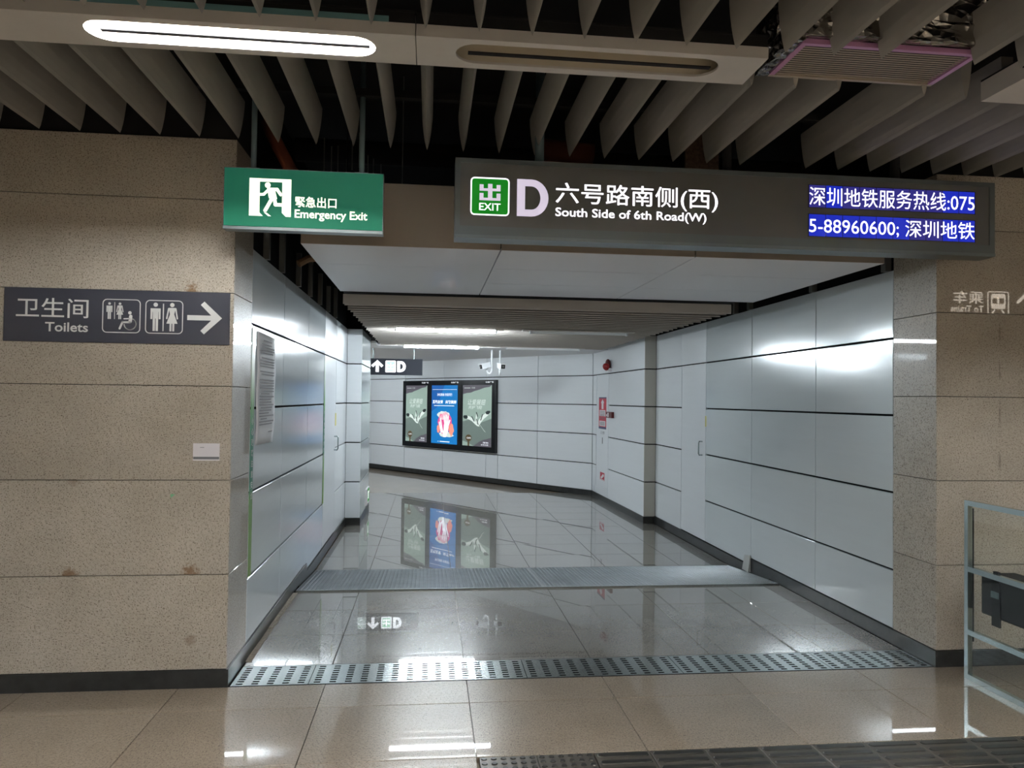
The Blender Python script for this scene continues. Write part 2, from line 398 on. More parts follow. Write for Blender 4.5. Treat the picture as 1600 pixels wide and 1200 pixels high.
def sbox(name, b, material, label, cat, parent=None):
    o = MB().box(*b).build(name, material, parent)
    if parent is None: tag(o, label, cat, kind='structure')
    return o

# ------------------------------------------------------------------ measures of the place (metres)
W = 4.852            # width of the passage mouth
REV = 0.50           # depth of the stone reveals
ZF = -0.09           # floor level past the ramp
Z0 = 0.113           # bottom of the stone
ROWS = [Z0 + .6 * k for k in range(6)] + [3.51]
PR = [0.567, 1.167, 1.767, 2.367]     # horizontal joints of the steel panels
PTOP = 2.90
FRONT = lambda y, z=0.0: Frame((0, y, z), (1, 0, 0), (0, 0, 1), (0, -1, 0))
FR_F = FRONT(0.0)
FR_L = Frame((0, 0, 0), (0, 1, 0), (0, 0, 1), (1, 0, 0))        # left wall, u = y
FR_R = Frame((W, 0, 0), (0, -1, 0), (0, 0, 1), (-1, 0, 0))      # right wall, u = -y
FR_UP = lambda z: Frame((0, 0, z), (1, 0, 0), (0, 1, 0), (0, 0, 1))

# ------------------------------------------------------------------ floor
fl = MB().box(-7, 12, -10, 0.0, -.2, -.03).box(-.3, W + .3, 0.0, 2.36, -.2, -.10).box(-.3, W + .3, .36, 2.36, -.1, -.03).box(-8, W + .3, 2.36, 19, -.35, ZF - .0205).build('floor', 'floor')
tag(fl, 'polished brown granite floor of the hall and the passage', 'floor', kind='structure')
XJ = [-3.0, -2.1, -1.2, -.29, .62, 1.53, 2.44, 3.335, 4.235, 5.14, 6.04, 6.94]
YJ = [-2.44, -1.755, -1.068, -.37, -.004]
def tile(x0, x1, y0, y1, z, m): return plate(FR_UP(z - .03), x0 + .002, x1 - .002, y0 + .002, y1 - .002, 'floor_tile', m, fl, t=.03, ch=.0015, jit=.0004)
for j in range(len(YJ) - 1):
    for i in range(len(XJ) - 1):
        x0, x1, y0, y1 = XJ[i], XJ[i + 1], YJ[j], YJ[j + 1]
        if y1 < -1.0 and x0 > 1.5: continue           # the tactile strip lies here
        tile(x0, x1, y0, y1, 0, 'floor')
for i in range(5, len(XJ) - 1): tile(XJ[i], XJ[i + 1], -2.44, -1.69, 0, 'floor')
PX = [.02, .62, 1.53, 2.44, 3.335, 4.235, W - .02]
for i in range(6):
    for y0, y1 in ((.362, 1.022), (1.022, 1.71), (1.71, 2.345)): tile(PX[i], PX[i + 1], y0, y1, 0, 'floor_in')
yy = 3.66
while yy < 10.2:
    for i in range(6): tile(PX[i], min(PX[i + 1], W - .02), yy, yy + .69, ZF, 'floor_in')
    yy += .69
# tactile strip: two dotted tiles, then bar tiles, in rows of two
def tactile_dots(x0, y0):
    t = plate(FR_UP(-.028), x0 + .002, x0 + .298, y0 + .002, y0 + .298, 'tactile_tile', 'tactile', fl, t=.03, ch=.002)
    for i in range(6):
        for j in range(6):
            cx, cy = x0 + .025 + .05 * i, y0 + .025 + .05 * j
            MB().rod((cx, cy, .0015), (cx, cy, .0065), .0165, 14, .0125).build('stud', 'tactile_top', t)
def tactile_bars(x0, y0):
    t = plate(FR_UP(-.028), x0 + .002, x0 + .298, y0 + .002, y0 + .298, 'tactile_tile', 'tactile', fl, t=.03, ch=.002)
    for j in range(4):
        cy = y0 + .0375 + .075 * j; k = len(rrect(0, 1, 0, 1, .3))
        lo = rrect(x0 + .012, x0 + .288, cy - .022, cy + .022, .02); hi = rrect(x0 + .018, x0 + .282, cy - .016, cy + .016, .015)
        vs = [(a, b, .0015) for a, b in lo] + [(a, b, .0065) for a, b in hi]
        MB().add(vs, [tuple(range(k, 2 * k))] + [(i, (i + 1) % k, k + (i + 1) % k, k + i) for i in range(k)]).build('bar', 'tactile_top', t)
for r in range(2):
    y0 = -1.373 - .3 * r
    for i in range(2): tactile_dots(1.542 + .3 * i, y0)
    for i in range(13): tactile_bars(2.145 + .3 * i , y0)

# ------------------------------------------------------------------ front stone walls
def stone_wall(name, label, x_edge, side):
    """side -1: stone runs to the left of x_edge, +1: to the right"""
    far = x_edge + side * 5.5
    xa, xb = sorted((x_edge + side * .03, far))
    w = MB().box(xa, xb, .03, REV + .3, -.1, 4.2).build(name, 'black')
    tag(w, label, 'wall', kind='structure')
    for k in range(6):
        z0, z1 = ROWS[k], ROWS[k + 1]
        xs = [0, 1.55, 3.1, 4.65]
        for a, b in zip(xs[:-1], xs[1:]):
            u0, u1 = sorted((x_edge + side * a, x_edge + side * b))
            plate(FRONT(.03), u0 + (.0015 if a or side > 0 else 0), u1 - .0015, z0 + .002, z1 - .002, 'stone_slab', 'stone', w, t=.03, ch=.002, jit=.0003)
        # reveal
        if side < 0: plate(Frame((-.03, 0, 0), (0, 1, 0), (0, 0, 1), (1, 0, 0)), .002, REV, z0 + .002, z1 - .002, 'stone_slab', 'stone', w, t=.03, ch=.002, jit=.0003)
        else: plate(Frame((W + .03, 0, 0), (0, -1, 0), (0, 0, 1), (-1, 0, 0)), -REV, -.002, z0 + .002, z1 - .002, 'stone_slab', 'stone', w, t=.03, ch=.002, jit=.0003)
    return w
wfl = stone_wall('wall_front_left', 'speckled beige granite wall left of the passage mouth', 0.0, -1)
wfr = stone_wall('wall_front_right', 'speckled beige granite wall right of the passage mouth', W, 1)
b = MB().box(-5.4, .014, -.012, .03, 0, Z0).box(-.02, .014, .03, REV, 0, Z0).build('baseboard_front_left', 'skirt'); tag(b, 'dark skirting at the foot of the left granite wall', 'baseboard', kind='structure')
b = MB().box(W - .014, 10.2, -.012, .03, 0, Z0).box(W - .014, W + .02, .03, REV, 0, Z0).build('baseboard_front_right', 'skirt'); tag(b, 'dark skirting at the foot of the right granite wall', 'baseboard', kind='structure')

# ------------------------------------------------------------------ passage side walls
wl = tag(MB().box(-.3, -.022, REV, 6.7, -.2, 4.2).build('wall_left', 'darkjoint'), 'silver steel panelled wall along the left of the passage', 'wall', kind='structure')
wr = tag(MB().box(W + .022, W + .3, REV, 6.7, -.2, 4.2).build('wall_right', 'darkjoint'), 'silver steel panelled wall along the right of the passage', 'wall', kind='structure')
HB = .0085
def rows_of(zb): return list(zip([zb] + PR, PR + [PTOP]))
def panels(fr, u0, u1, zb, m, parent, only=None, gap=.004, top=None):
    for k, (a, b_) in enumerate(rows_of(zb)):
        if only is not None and k not in only: continue
        if k == 4 and top: b_ = top
        plate(fr, u0 + gap, u1 - gap, a + (HB if k else 0), b_ - (HB if k < 4 else 0), 'wall_panel', m, parent, t=.022, ch=.003, n0=-.022, jit=.0012)
for y0, y1, zb, m in ((REV, 1.68, .118, 'panel'), (1.68, 3.08, .118, 'panel'), (3.08, 4.48, .04, 'panel'), (5.43, 6.65, .03, 'panel_w')):
    panels(FR_R, -y1, -y0, zb, m, wr)
panels(FR_R, -5.43, -4.48, .04, 'panel_w', wr, only=(4,))
for y0, y1, zb, m in ((REV, 1.67, .118, 'panel'), (1.67, 3.0, .118, 'panel'), (3.0, 4.24, .04, 'panel'), (5.35, 6.65, .03, 'panel_w')):
    panels(FR_L, y0, y1, zb, m, wl)
panels(FR_L, 4.24, 5.35, .04, 'panel_w', wl, only=(4,))
for k, (fr, u0, u1, hu, hn, lab) in enumerate(((FR_R, -5.43, -4.48, -4.60, 'right', 'full-height flush grey door in the right passage wall'), (FR_L, 4.24, 5.35, 5.25, 'left', 'full-height flush grey door in the left passage wall'))):
    d = empty('door_%d' % (k + 1), fr.p((u0 + u1) / 2, .04), lab, 'door', kind='structure')
    plate(fr, u0 + .008, u1 - .003, .04, PR[3] - .006, 'door_leaf', 'panel_w', d, t=.022, ch=.003, n0=-.022)
    h = MB().pipe([fr.p(hu, 1.15, 0), fr.p(hu, 1.15, .04), fr.p(hu, 1.17, .05), fr.p(hu, 1.31, .05), fr.p(hu, 1.33, .04), fr.p(hu, 1.33, 0)], .009).build('handle', 'chrome', d, True)
for nm, xa, xb, lab in (('baseboard_left', -.022, .012, 'dark metal skirting under the left steel panels'), ('baseboard_right', W - .012, W + .022, 'dark metal skirting under the right steel panels')):
    s = MB()
    s.box(xa, xb, REV + .001, 3.08, 0, .112).box(xa, xb, 3.08, 6.65, ZF, .03)
    s.box(xa, xb, 2.6, 3.08, ZF, 0)
    tag(s.build(nm, 'skirt'), lab, 'baseboard', kind='structure')
tag(MB().box(.012, .05, .45, 2.3, .0, .006).box(.012, .035, 1.2, 2.2, .0, .012).build('mortar_bead', 'mortar'), 'crumbly line of mortar along the left skirting', 'mortar')

# piers where the passage narrows
pl = tag(MB().box(-.3, .203, 6.672, 8.31, -.2, 4.0).build('wall_pier_left', 'darkjoint'), 'white panelled pier standing out of the left passage wall', 'pier', kind='structure')
fpl = FRONT(6.65)
FR_PL = Frame((.225, 0, 0), (0, 1, 0), (0, 0, 1), (1, 0, 0))
for k, (a, b_) in enumerate(rows_of(.02)):
    plate(fpl, .002, .225, a + (HB if k else 0), b_ - (HB if k < 4 else 0), 'wall_panel', 'panel_w', pl, t=.022, ch=.003, n0=-.022)
    plate(FR_PL, 6.652, 8.31, a + (HB if k else 0), b_ - (HB if k < 4 else 0), 'wall_panel', 'panel', pl, t=.022, ch=.003, n0=-.022)
tag(MB().box(.0, .235, 6.64, 8.31, ZF, .018).build('baseboard_pier_left', 'skirt'), 'dark skirting round the left pier', 'baseboard', kind='structure')

RP = Vector((4.665, 6.65, 0)); RB = Vector((4.58, 10.08, 0)); rd = (RB - RP).normalized()
FR_RF = Frame(RP, -rd, (0, 0, 1), (-rd.y, rd.x, 0))           # far right wall, u = -distance past the pier
rwf = MB(); nin = Vector((rd.y, -rd.x, 0)) * .022
q = [RP + nin + Vector((0, .022, 0)), RB + nin + rd * .3, RB + nin + rd * .3 + Vector((.5, 0, 0)), Vector((W + .3, 6.672, 0))]
rwf.add([(p.x, p.y, -.2) for p in q] + [(p.x, p.y, 4.0) for p in q], [(0, 1, 2, 3), (4, 5, 6, 7), (0, 1, 5, 4), (1, 2, 6, 5), (2, 3, 7, 6), (3, 0, 4, 7)])
rwf = tag(rwf.build('wall_right_far', 'darkjoint'), 'white panelled wall past the right pier', 'wall', kind='structure')
for k, (a, b_) in enumerate(rows_of(.02)):
    plate(fpl, 4.665, W - .002, a + (HB if k else 0), b_ - (HB if k < 4 else 0), 'wall_panel', 'pier_shaded', rwf, t=.022, ch=.003, n0=-.022)
panels(FR_RF, -2.2, -.002, .02, 'panel_w', rwf, only=(0, 1, 2, 3))
panels(FR_RF, -3.42, -3.12, .02, 'panel_w', rwf, only=(0, 1, 2, 3))
panels(FR_RF, -3.42, -.002, .02, 'panel_w', rwf, only=(4,))
d3 = empty('door_3', FR_RF.p(-2.65, .02), 'narrow fire hydrant cupboard door with red stickers', 'door', kind='structure')
plate(FR_RF, -3.096, -2.206, .02, PR[3] - .006, 'door_leaf', 'panel_w', d3, t=.022, ch=.003, n0=-.022)

BK = Vector((4.58, 10.08, 0)); AK = Vector((-.355, 16.316, 0)); bd = (BK - AK).normalized()
FR_B = Frame(BK, bd, (0, 0, 1), (bd.y, -bd.x, 0))
bwv = MB(); nb = -FR_B.n * .022; back = -FR_B.n * .3
q = [BK + nb + bd * .3, BK + nb - bd * 13, BK + back - bd * 13, BK + back + bd * .3]
bwv.add([(p.x, p.y, -.2) for p in q] + [(p.x, p.y, 4.0) for p in q], [(0, 1, 2, 3), (4, 5, 6, 7), (0, 1, 5, 4), (1, 2, 6, 5), (2, 3, 7, 6), (3, 0, 4, 7)])
bwk = tag(bwv.build('wall_back', 'darkjoint'), 'white panelled wall crossing the end of the passage', 'wall', kind='structure')
for k in range(5):
    us = [-12.8, -11.2, -9.6, -8.0, -6.4, -4.8, -3.21, -1.55, 0] if k not in (0,) else [-12.8, -11.2, -9.6, -8.0, -6.4, -4.8, -3.21, -2.8, -1.55, 0]
    for a, b_ in zip(us[:-1], us[1:]): panels(FR_B, a, b_, .02, 'panel_w', bwk, only=(k,), gap=.007)
s = MB(); q = [BK + FR_B.n * .012, BK - bd * 12.8 + FR_B.n * .012, BK - bd * 12.8 + nb, BK + nb]
s.add([(p.x, p.y, ZF) for p in q] + [(p.x, p.y, .018) for p in q], [(0, 1, 2, 3), (4, 5, 6, 7), (0, 1, 5, 4), (1, 2, 6, 5), (2, 3, 7, 6), (3, 0, 4, 7)])
tag(s.build('baseboard_back', 'skirt'), 'dark skirting under the back wall of the passage', 'baseboard', kind='structure')
s = MB(); n2 = FR_RF.n * .012; q = [RP + n2 - rd * .01, RB + n2, RB + nin, RP + nin]
s.add([(p.x, p.y, ZF) for p in q] + [(p.x, p.y, .018) for p in q], [(0, 1, 2, 3), (4, 5, 6, 7), (0, 1, 5, 4), (1, 2, 6, 5), (2, 3, 7, 6), (3, 0, 4, 7)])
s.box(4.66, W, 6.64, 6.66, ZF, .018)
tag(s.build('baseboard_right_far', 'skirt'), 'dark skirting of the far right wall and its pier', 'baseboard', kind='structure')
tag(MB().box(-8, -.3, 8.0, 8.31, -.2, 3.2).build('wall_side_passage', 'panel_w'), 'white wall of the side passage behind the left pier', 'wall', kind='structure')
tag(MB().box(-8.3, -8, 8.0, 20, -.2, 3.2).build('wall_side_end', 'panel_w'), 'white wall closing the side passage', 'wall', kind='structure')

# ------------------------------------------------------------------ ceilings of the passage
sf = empty('ceiling_soffit', (2.49, 1.4, 2.9), 'dropped ceiling box of pale grey sheets over the passage mouth', 'ceiling', kind='structure')
SX = [.365, 1.745, 3.16, 4.62]; SY = [.25, 1.0, 1.76, 2.53]
FR_DN = lambda z: Frame((0, 0, z), (1, 0, 0), (0, -1, 0), (0, 0, -1))
for i in range(3):
    for j in range(3): plate(FR_DN(2.92), SX[i] + .004, SX[i + 1] - .004, -SY[j + 1] + .0045, -SY[j] - .0045, 'ceiling_sheet', 'soffit', sf, t=.02, ch=.0015, jit=.0008)
    plate(FRONT(.27), SX[i] + .004, SX[i + 1] - .004, 2.902, 3.34, 'fascia_sheet', 'fascia', sf, t=.02, ch=.0015)
MB().box(.37, 4.615, .275, 2.52, 2.922, 2.96).build('backing', 'black', sf)

sc = empty('ceiling_passage', (2.4, 5.8, 2.85), 'slatted grey ceiling over the passage', 'ceiling', kind='structure')
sl = None; y = 2.86; n = 0
while y < 8.75:
    if True:
        x1 = 4.46
        if n == 0: MB().box(.375, x1, 2.725, 2.74, 2.80, 2.90).build('end_board', 'slat', sc)
        if sl is None: sl = MB().add([(.375, y, 2.80), (x1, y, 2.80), (x1, y + .13, 2.835), (.375, y + .13, 2.835), (.375, y, 2.815), (x1, y, 2.815), (x1, y + .13, 2.85), (.375, y + .13, 2.85)], [(0, 3, 2, 1), (4, 5, 6, 7), (0, 1, 5, 4), (1, 2, 6, 5), (2, 3, 7, 6), (3, 0, 4, 7)]).build('ceiling_slat', 'slat', sc)
        else:
            o = sl.copy(); COL.objects.link(o); o.parent = sc; o.location = (sl.location.x + .012 * math.sin(n * 2.1), y + .065 - 5.8, sl.location.z)
    y += .20; n += 1
MB().box(.3, W, 8.95, 18, 2.815, 2.85).build('ceiling_sheet', 'flat_ceil', sc)
MB().box(-8, .3, 8.31, 20, 2.815, 2.85).build('ceiling_sheet', 'flat_ceil', sc)
MB().box(.375, 4.5, 2.72, 8.95, 2.92, 2.94).build('backing', 'black', sc)

# black void above the ceilings
cl = tag(MB().box(-7, 12, -10, 9.2, 4.2, 4.4).build('ceiling', 'black'), 'dark open ceiling void above the hanging fins', 'ceiling', kind='structure')
tag(MB().box(-.4, W + .4, 9.05, 9.1, 2.85, 4.2).build('wall_void_end', 'black'), 'black end of the void over the passage', 'wall', kind='structure')
for nm, bx, lab in (('wall_hall_rear', (-7, 12, -10.2, -10, -.1, 4.4), 'plain grey wall behind the viewer'), ('wall_hall_left', (-7.2, -7, -10, .5, -.1, 4.4), 'plain grey wall closing the hall on the left'), ('wall_hall_right', (12, 12.2, -10, .5, -.1, 4.4), 'plain grey wall closing the hall on the right')):
    tag(MB().box(*bx).build(nm, 'stone'), lab, 'wall', kind='structure')

# ------------------------------------------------------------------ hall ceiling fins
PROF = [(0, 0), (.0075, .02), (.0155, .055), (.0235, .10), (.030, .15), (.0345, .20), (.036, .24)]
def fin_mesh(L):
    sec = [(x, z) for x, z in PROF] + [(-x, z) for x, z in PROF[:0:-1]]
    n = len(sec); vs = [(x, 0, z) for x, z in sec] + [(x, L, z) for x, z in sec]
    fs = [tuple(range(n)), tuple(range(n, 2 * n))] + [(i, (i + 1) % n, n + (i + 1) % n, n + i) for i in range(n)]
    me = bpy.data.meshes.new('ceiling_fin'); me.from_pydata(vs, [], fs)
    bm = bmesh.new(); bm.from_mesh(me); bmesh.ops.recalc_face_normals(bm, faces=bm.faces); bm.to_mesh(me); bm.free()
    me.materials.append(M['fin']); return me
fin_back, fin_front = fin_mesh(1.27), fin_mesh(2.9)
def fin(me, x, y):
    o = bpy.data.objects.new('ceiling_fin', me); COL.objects.link(o); o.parent = cl
    o.location = Vector((x, y, 3.5)) - Vector(cl.location); return o
for k in range(-14, 27):
    x = 1.22 + .24 * k
    if abs(x - 3.62) > .05: fin(fin_back, x, -1.275 - (.045 if x < .2 else 0))
    if abs(x - 3.62) > .05: fin(fin_front, x, -1.645 - 2.9)
for y in (-.25, -.95, -2.1, -3.6):
    MB().box(-3, 8, y, y + .05, 3.745, 3.79).build('carrier_rail', 'black', cl)

# ------------------------------------------------------------------ light troughs between the fins
def stadium(x0, x1, y0, y1, n=10):
    r = (y1 - y0) / 2; cy = (y0 + y1) / 2; out = []
    for i in range(n + 1):
        t = -math.pi / 2 + math.pi * i / n; out.append((x1 - r + r * math.cos(t), cy + r * math.sin(t)))
    for i in range(n + 1):
        t = math.pi / 2 + math.pi * i / n; out.append((x0 + r + r * math.cos(t), cy + r * math.sin(t)))
    return out
def trough(x0, x1, y0, slots, label, flange=False, z=3.5):
    t = empty('light_trough', ((x0 + x1) / 2, y0 + .15, z), label, 'ceiling light')
    y1 = y0 + .30
    bm = bmesh.new(); loops = [[(x0, y0), (x1, y0), (x1, y1), (x0, y1)]] + [stadium(a, b_, y0 + .045, y1 - .055) for a, b_, _ in slots]
    edges = []
    for lp in loops:
        vs = [bm.verts.new((a, b_, z)) for a, b_ in lp]
        edges += [bm.edges.new((vs[i], vs[(i + 1) % len(vs)])) for i in range(len(vs))]
    bmesh.ops.triangle_fill(bm, use_beauty=True, edges=edges)
    ext = bmesh.ops.extrude_face_region(bm, geom=list(bm.faces))
    for v in ext['geom']:
        if isinstance(v, bmesh.types.BMVert): v.co.z += .012
    bm.verts.index_update()
    vs = [tuple(v.co) for v in bm.verts]; fs = [tuple(v.index for v in f.verts) for f in bm.faces]; bm.free()
    link_mesh('underside', vs, fs, 'trough', t)
    MB().box(x0, x1, y0 + .004, y0 + .012, z + .055, z + .105).build('back_sheet', 'black', t)
    s = MB().box(x0, x1, y0, y0 + .012, z + .012, z + .055).box(x0, x1, y1 - .012, y1, z + .012, z + .105).box(x0, x0 + .012, y0 + .012, y1 - .012, z + .012, z + .105).box(x1 - .012, x1, y0 + .012, y1 - .012, z + .012, z + .105)
    s.build('side_sheet', 'trough', t)
    MB().box(x0, x1, y0, y1, z + .105, z + .115).build('top_sheet', 'black', t)
    for a, b_, lit in slots:
        MB().box(a - .05, b_ + .05, y0 + .014, y1 - .014, z + .098, z + .104).box(a - .05, b_ + .05, y1 - .05, y1 - .044, z + .014, z + .098).build('reflector', 'reflector', t)
        MB().rod((a + .02, y0 + .125, z + .068), (b_ - .02, y0 + .125, z + .068), .016, 12).build('tube', 'hall_on' if lit else 'tube_off', t, True)
    for a, b_, lit in slots: MB().box(a + .06, b_ - .03, y0 + .150, y0 + .178, z + .010, z + .016).build('dark_bar', 'black', t)  # black bar added for the dark gap between the slot's bright strips
    if flange: MB().box(x0, x1 - .12, y0 - .002, y0 + .004, z + .056, z + .082).build('top_flange', 'teal', t)
    return t
trough(-1.12, 1.172, -1.575, [(-.312, .985, True)], 'ceiling light trough with the glowing white slot, upper left', True)
trough(1.176, 2.85, -1.575, [(1.36, 2.652, False)], 'ceiling light trough with a dark unlit slot beside the air vent')
trough(4.21, 6.4, -1.545, [(4.75, 6.05, False)], 'plain end of a ceiling light trough at the far right')
trough(-3.4, -1.124, -1.575, [(-3.0, -1.7, False)], 'unlit ceiling light trough cut by the left picture edge')
for yb, xs in ((-3.1, (-6.0, -.6, 1.8, 4.2, 8.3)), (-5.3, (-6.7, -1.0, 1.4, 3.8, 6.2)), (-7.9, (-1.6, .8, 3.2, 5.6, 8.0))):  # unseen troughs added to light the hall, kept clear of visible reflections
    for xa in xs: trough(xa, xa + 2.3, yb, [(xa + .5, xa + 1.8, True)], 'unseen lit ceiling light trough added behind the viewer')
for o in COL.objects:
    if o.get('label') == 'unseen lit ceiling light trough added behind the viewer': o['group'] = 'added light troughs behind the viewer'

# ------------------------------------------------------------------ lights of the passage
def tube_light(x0, x1, y, lit, label):
    t = empty('tube_light', ((x0 + x1) / 2, y, 2.80), label, 'ceiling light')
    MB().box(x0 - .12, x1 + .12, y - .045, y + .045, 2.785, 2.80).build('housing', 'slat', t)
    n = 12; arc = [(.024 * math.cos(math.pi + math.pi * i / n), .036 * math.sin(math.pi + math.pi * i / n)) for i in range(n + 1)]
    vs = [(x, y + a, 2.785 + b_) for x in (x0, x1) for a, b_ in arc]
    MB().add(vs, [tuple(range(n + 1)), tuple(range(n + 1, 2 * n + 2))] + [(i, i + 1, n + 2 + i, n + 1 + i) for i in range(n)] + [(0, n, 2 * n + 1, n + 1)]).build('diffuser', 'tube_on' if lit else 'tube_off', t)
    for xx in (x0 - .012, x1 + .012): MB().box(xx - .012, xx + .012, y - .024, y + .024, 2.744, 2.785).build('end_cap', 'white_part', t)
tube_light(.808, 2.13, 5.10, True, 'nearer glowing tube light under the slatted ceiling')
tube_light(.806, 2.11, 8.38, True, 'farther glowing tube light under the slatted ceiling')
tube_light(2.62, 3.93, 5.07, False, 'nearer unlit tube light under the slatted ceiling')
tube_light(2.63, 3.93, 8.38, False, 'farther unlit tube light under the slatted ceiling')
tube_light(-1.9, -.5, 10.6, True, 'glowing tube light hidden behind the left pier')
tube_light(-2.4, -1.0, 13.6, True, 'glowing tube light deep in the side passage')

# ------------------------------------------------------------------ drain grate across the passage mouth
gr = empty('drain_grate', (W / 2, .18, 0), 'perforated stainless drain cover across the passage mouth', 'drain cover')
GX = [.022, .51, 1.21, 1.935, 3.01, 4.083, W - .022]
for a, b_ in zip(GX[:-1], GX[1:]):
    n = max(4, round((b_ - a) / .094)); px = (b_ - a - .004) / n
    xe = [a + .002]
    for i in range(n): xe += [a + .002 + px * (i + .5) - .021, a + .002 + px * (i + .5) + .021]
    xe.append(b_ - .002)
    ye = [.004]
    for j in range(8): ye += [.034 + .0405 * j - .0105, .034 + .0405 * j + .0105]
    ye.append(.352)
    vs = [(x, y, z) for z in (.002, -.004) for y in ye for x in xe]; nx, ny = len(xe), len(ye); fs = []
    solid = lambda i, j: 0 <= i < nx - 1 and 0 <= j < ny - 1 and not (i % 2 == 1 and j % 2 == 1)
    for j in range(ny - 1):
        for i in range(nx - 1):
            if not solid(i, j): continue
            k = j * nx + i; q = nx * ny
            fs += [(k, k + 1, k + nx + 1, k + nx), (q + k, q + k + nx, q + k + nx + 1, q + k + 1)]
            if not solid(i - 1, j): fs.append((k, k + nx, q + k + nx, q + k))
            if not solid(i + 1, j): fs.append((k + 1, q + k + 1, q + k + nx + 1, k + nx + 1))
            if not solid(i, j - 1): fs.append((k, q + k, q + k + 1, k + 1))
            if not solid(i, j + 1): fs.append((k + nx, k + nx + 1, q + k + nx + 1, q + k + nx))
    link_mesh('cover_plate', vs, fs, 'steel', gr)
MB().box(.022, W - .022, .0, .36, -.095, -.07).box(.022, W - .022, .001, .004, -.07, .0015).box(.022, W - .022, .353, .359, -.07, .0015).build('channel', 'channel', gr)

# ------------------------------------------------------------------ checker plate ramp down to the lower floor
rp = empty('ramp', (W / 2, 3.0, ZF), 'sloping steel checker plate ramp across the passage floor', 'ramp')
RY0, RY1, RZ0, RZ1 = 2.352, 3.64, .012, ZF + .004
rz = lambda y: RZ0 + (RZ1 - RZ0) * (y - RY0) / (RY1 - RY0)
for x0, x1 in ((.024, 2.42), (2.426, W - .024)):
    p_ = MB().add([(x0, RY0, RZ0 - .012), (x1, RY0, RZ0 - .012), (x1, RY1, RZ1 - .006), (x0, RY1, RZ1 - .006), (x0, RY0, RZ0), (x1, RY0, RZ0), (x1, RY1, RZ1), (x0, RY1, RZ1)],
                  [(0, 3, 2, 1), (4, 5, 6, 7), (0, 1, 5, 4), (1, 2, 6, 5), (2, 3, 7, 6), (3, 0, 4, 7)]).build('checker_plate', 'checker', rp)
    s = MB(); i = 0; y = RY0 + .03
    while y < RY1 - .02:
        x = x0 + .02 + (.02 if i % 2 else 0)
        sg = 1 if i % 2 else -1
        while x < x1 - .02:
            a = math.radians(45 * sg); ca, sa = math.cos(a), math.sin(a); L, wd = .016, .0045
            base = [(-L, 0), (0, -wd), (L, 0), (0, wd)]
            vv = [(x + u * ca - v * sa, y + u * sa + v * ca) for u, v in base]
            tp = [(x + u * ca * .55 - v * sa * .4, y + u * sa * .55 + v * ca * .4) for u, v in base]
            s.add([(a_, b_, rz(b_)) for a_, b_ in vv] + [(a_, b_, rz(b_) + .0035) for a_, b_ in tp], [(4, 5, 6, 7), (0, 1, 5, 4), (1, 2, 6, 5), (2, 3, 7, 6), (3, 0, 4, 7)])
            x += .04
        y += .02; i += 1
    tag(s.build('tread_ridges', 'checker', p_), kind='stuff')
MB().box(.024, W - .024, RY0 - .012, RY0, -.03, RZ0 + .002).build('edge_strip', 'steel', rp)
MB().add([(.024, RY0, -.2), (W - .024, RY0, -.2), (W - .024, RY1, -.2), (.024, RY1, -.2), (.024, RY0, RZ0 - .013), (W - .024, RY0, RZ0 - .013), (W - .024, RY1, RZ1 - .007), (.024, RY1, RZ1 - .007)],
         [(0, 3, 2, 1), (4, 5, 6, 7), (0, 1, 5, 4), (1, 2, 6, 5), (2, 3, 7, 6), (3, 0, 4, 7)]).build('bed', 'mortar', rp)
s = MB().add([(W - .016, 3.04, -.03), (W - .016, 3.20, -.03), (W - .016, 3.20, .13), (W - .016, 3.05, .15), (W - .050, 3.04, -.03), (W - .050, 3.20, -.03), (W - .022, 3.20, .13), (W - .022, 3.05, .15)],
             [(0, 1, 2, 3), (4, 5, 6, 7), (0, 1, 5, 4), (1, 2, 6, 5), (2, 3, 7, 6), (3, 0, 4, 7)])
tag(s.build('loose_plate', mat('grey_sheet', (176, 178, 174), .5)), 'small bent grey plate leaning on the right skirting beside the ramp', 'plate')

# ------------------------------------------------------------------ toilets sign on the left stone wall
ts = empty('toilet_sign', (-.70, 0, 2.18), 'slate grey toilets sign with white arrow on the left granite wall', 'sign')
plate(FR_F, -1.382, -.022, 2.178, 2.514, 'panel', 'sign_slate', ts, t=.006, ch=.001, n0=.0)
g = lambda: G2(Frame((-1.382, 0, 2.514), (1, 0, 0), (0, 0, 1), (0, -1, 0)), .001, .006)
g().text('卫生间', .072, .500, -.185, -.062, .006).build('chinese_lettering', 'sign_white', ts)
g().text('Toilets', .245, .500, -.272, -.213, .017).build('english_lettering', 'sign_white', ts)
def man(s, u, v, k):
    """standing figure, 1.0 tall times k, feet at (u, v)"""
    s.circle(u, v + k * .93, k * .075); s.poly([(u - .17 * k, v + .80 * k), (u + .17 * k, v + .80 * k), (u + .17 * k, v + .42 * k), (u + .11 * k, v + .42 * k), (u + .10 * k, v + .68 * k), (u - .10 * k, v + .68 * k), (u - .11 * k, v + .42 * k), (u - .17 * k, v + .42 * k)])
    s.poly([(u - .09 * k, v + .70 * k), (u - .09 * k, v), (u - .012 * k, v), (u - .012 * k, v + .44 * k), (u + .012 * k, v + .44 * k), (u + .012 * k, v), (u + .09 * k, v), (u + .09 * k, v + .70 * k)])
def woman(s, u, v, k):
    s.circle(u, v + k * .93, k * .075); s.poly([(u - .12 * k, v + .83 * k), (u + .12 * k, v + .83 * k), (u + .07 * k, v + .60 * k), (u + .19 * k, v + .27 * k), (u - .19 * k, v + .27 * k), (u - .07 * k, v + .60 * k)])
    for q in (-1, 1):
        s.stroke([(u + q * .12 * k, v + .80 * k), (u + q * .18 * k, v + .45 * k)], .05 * k); s.rect(*sorted((u + q * .015 * k, u + q * .08 * k)), v, v + .28 * k)
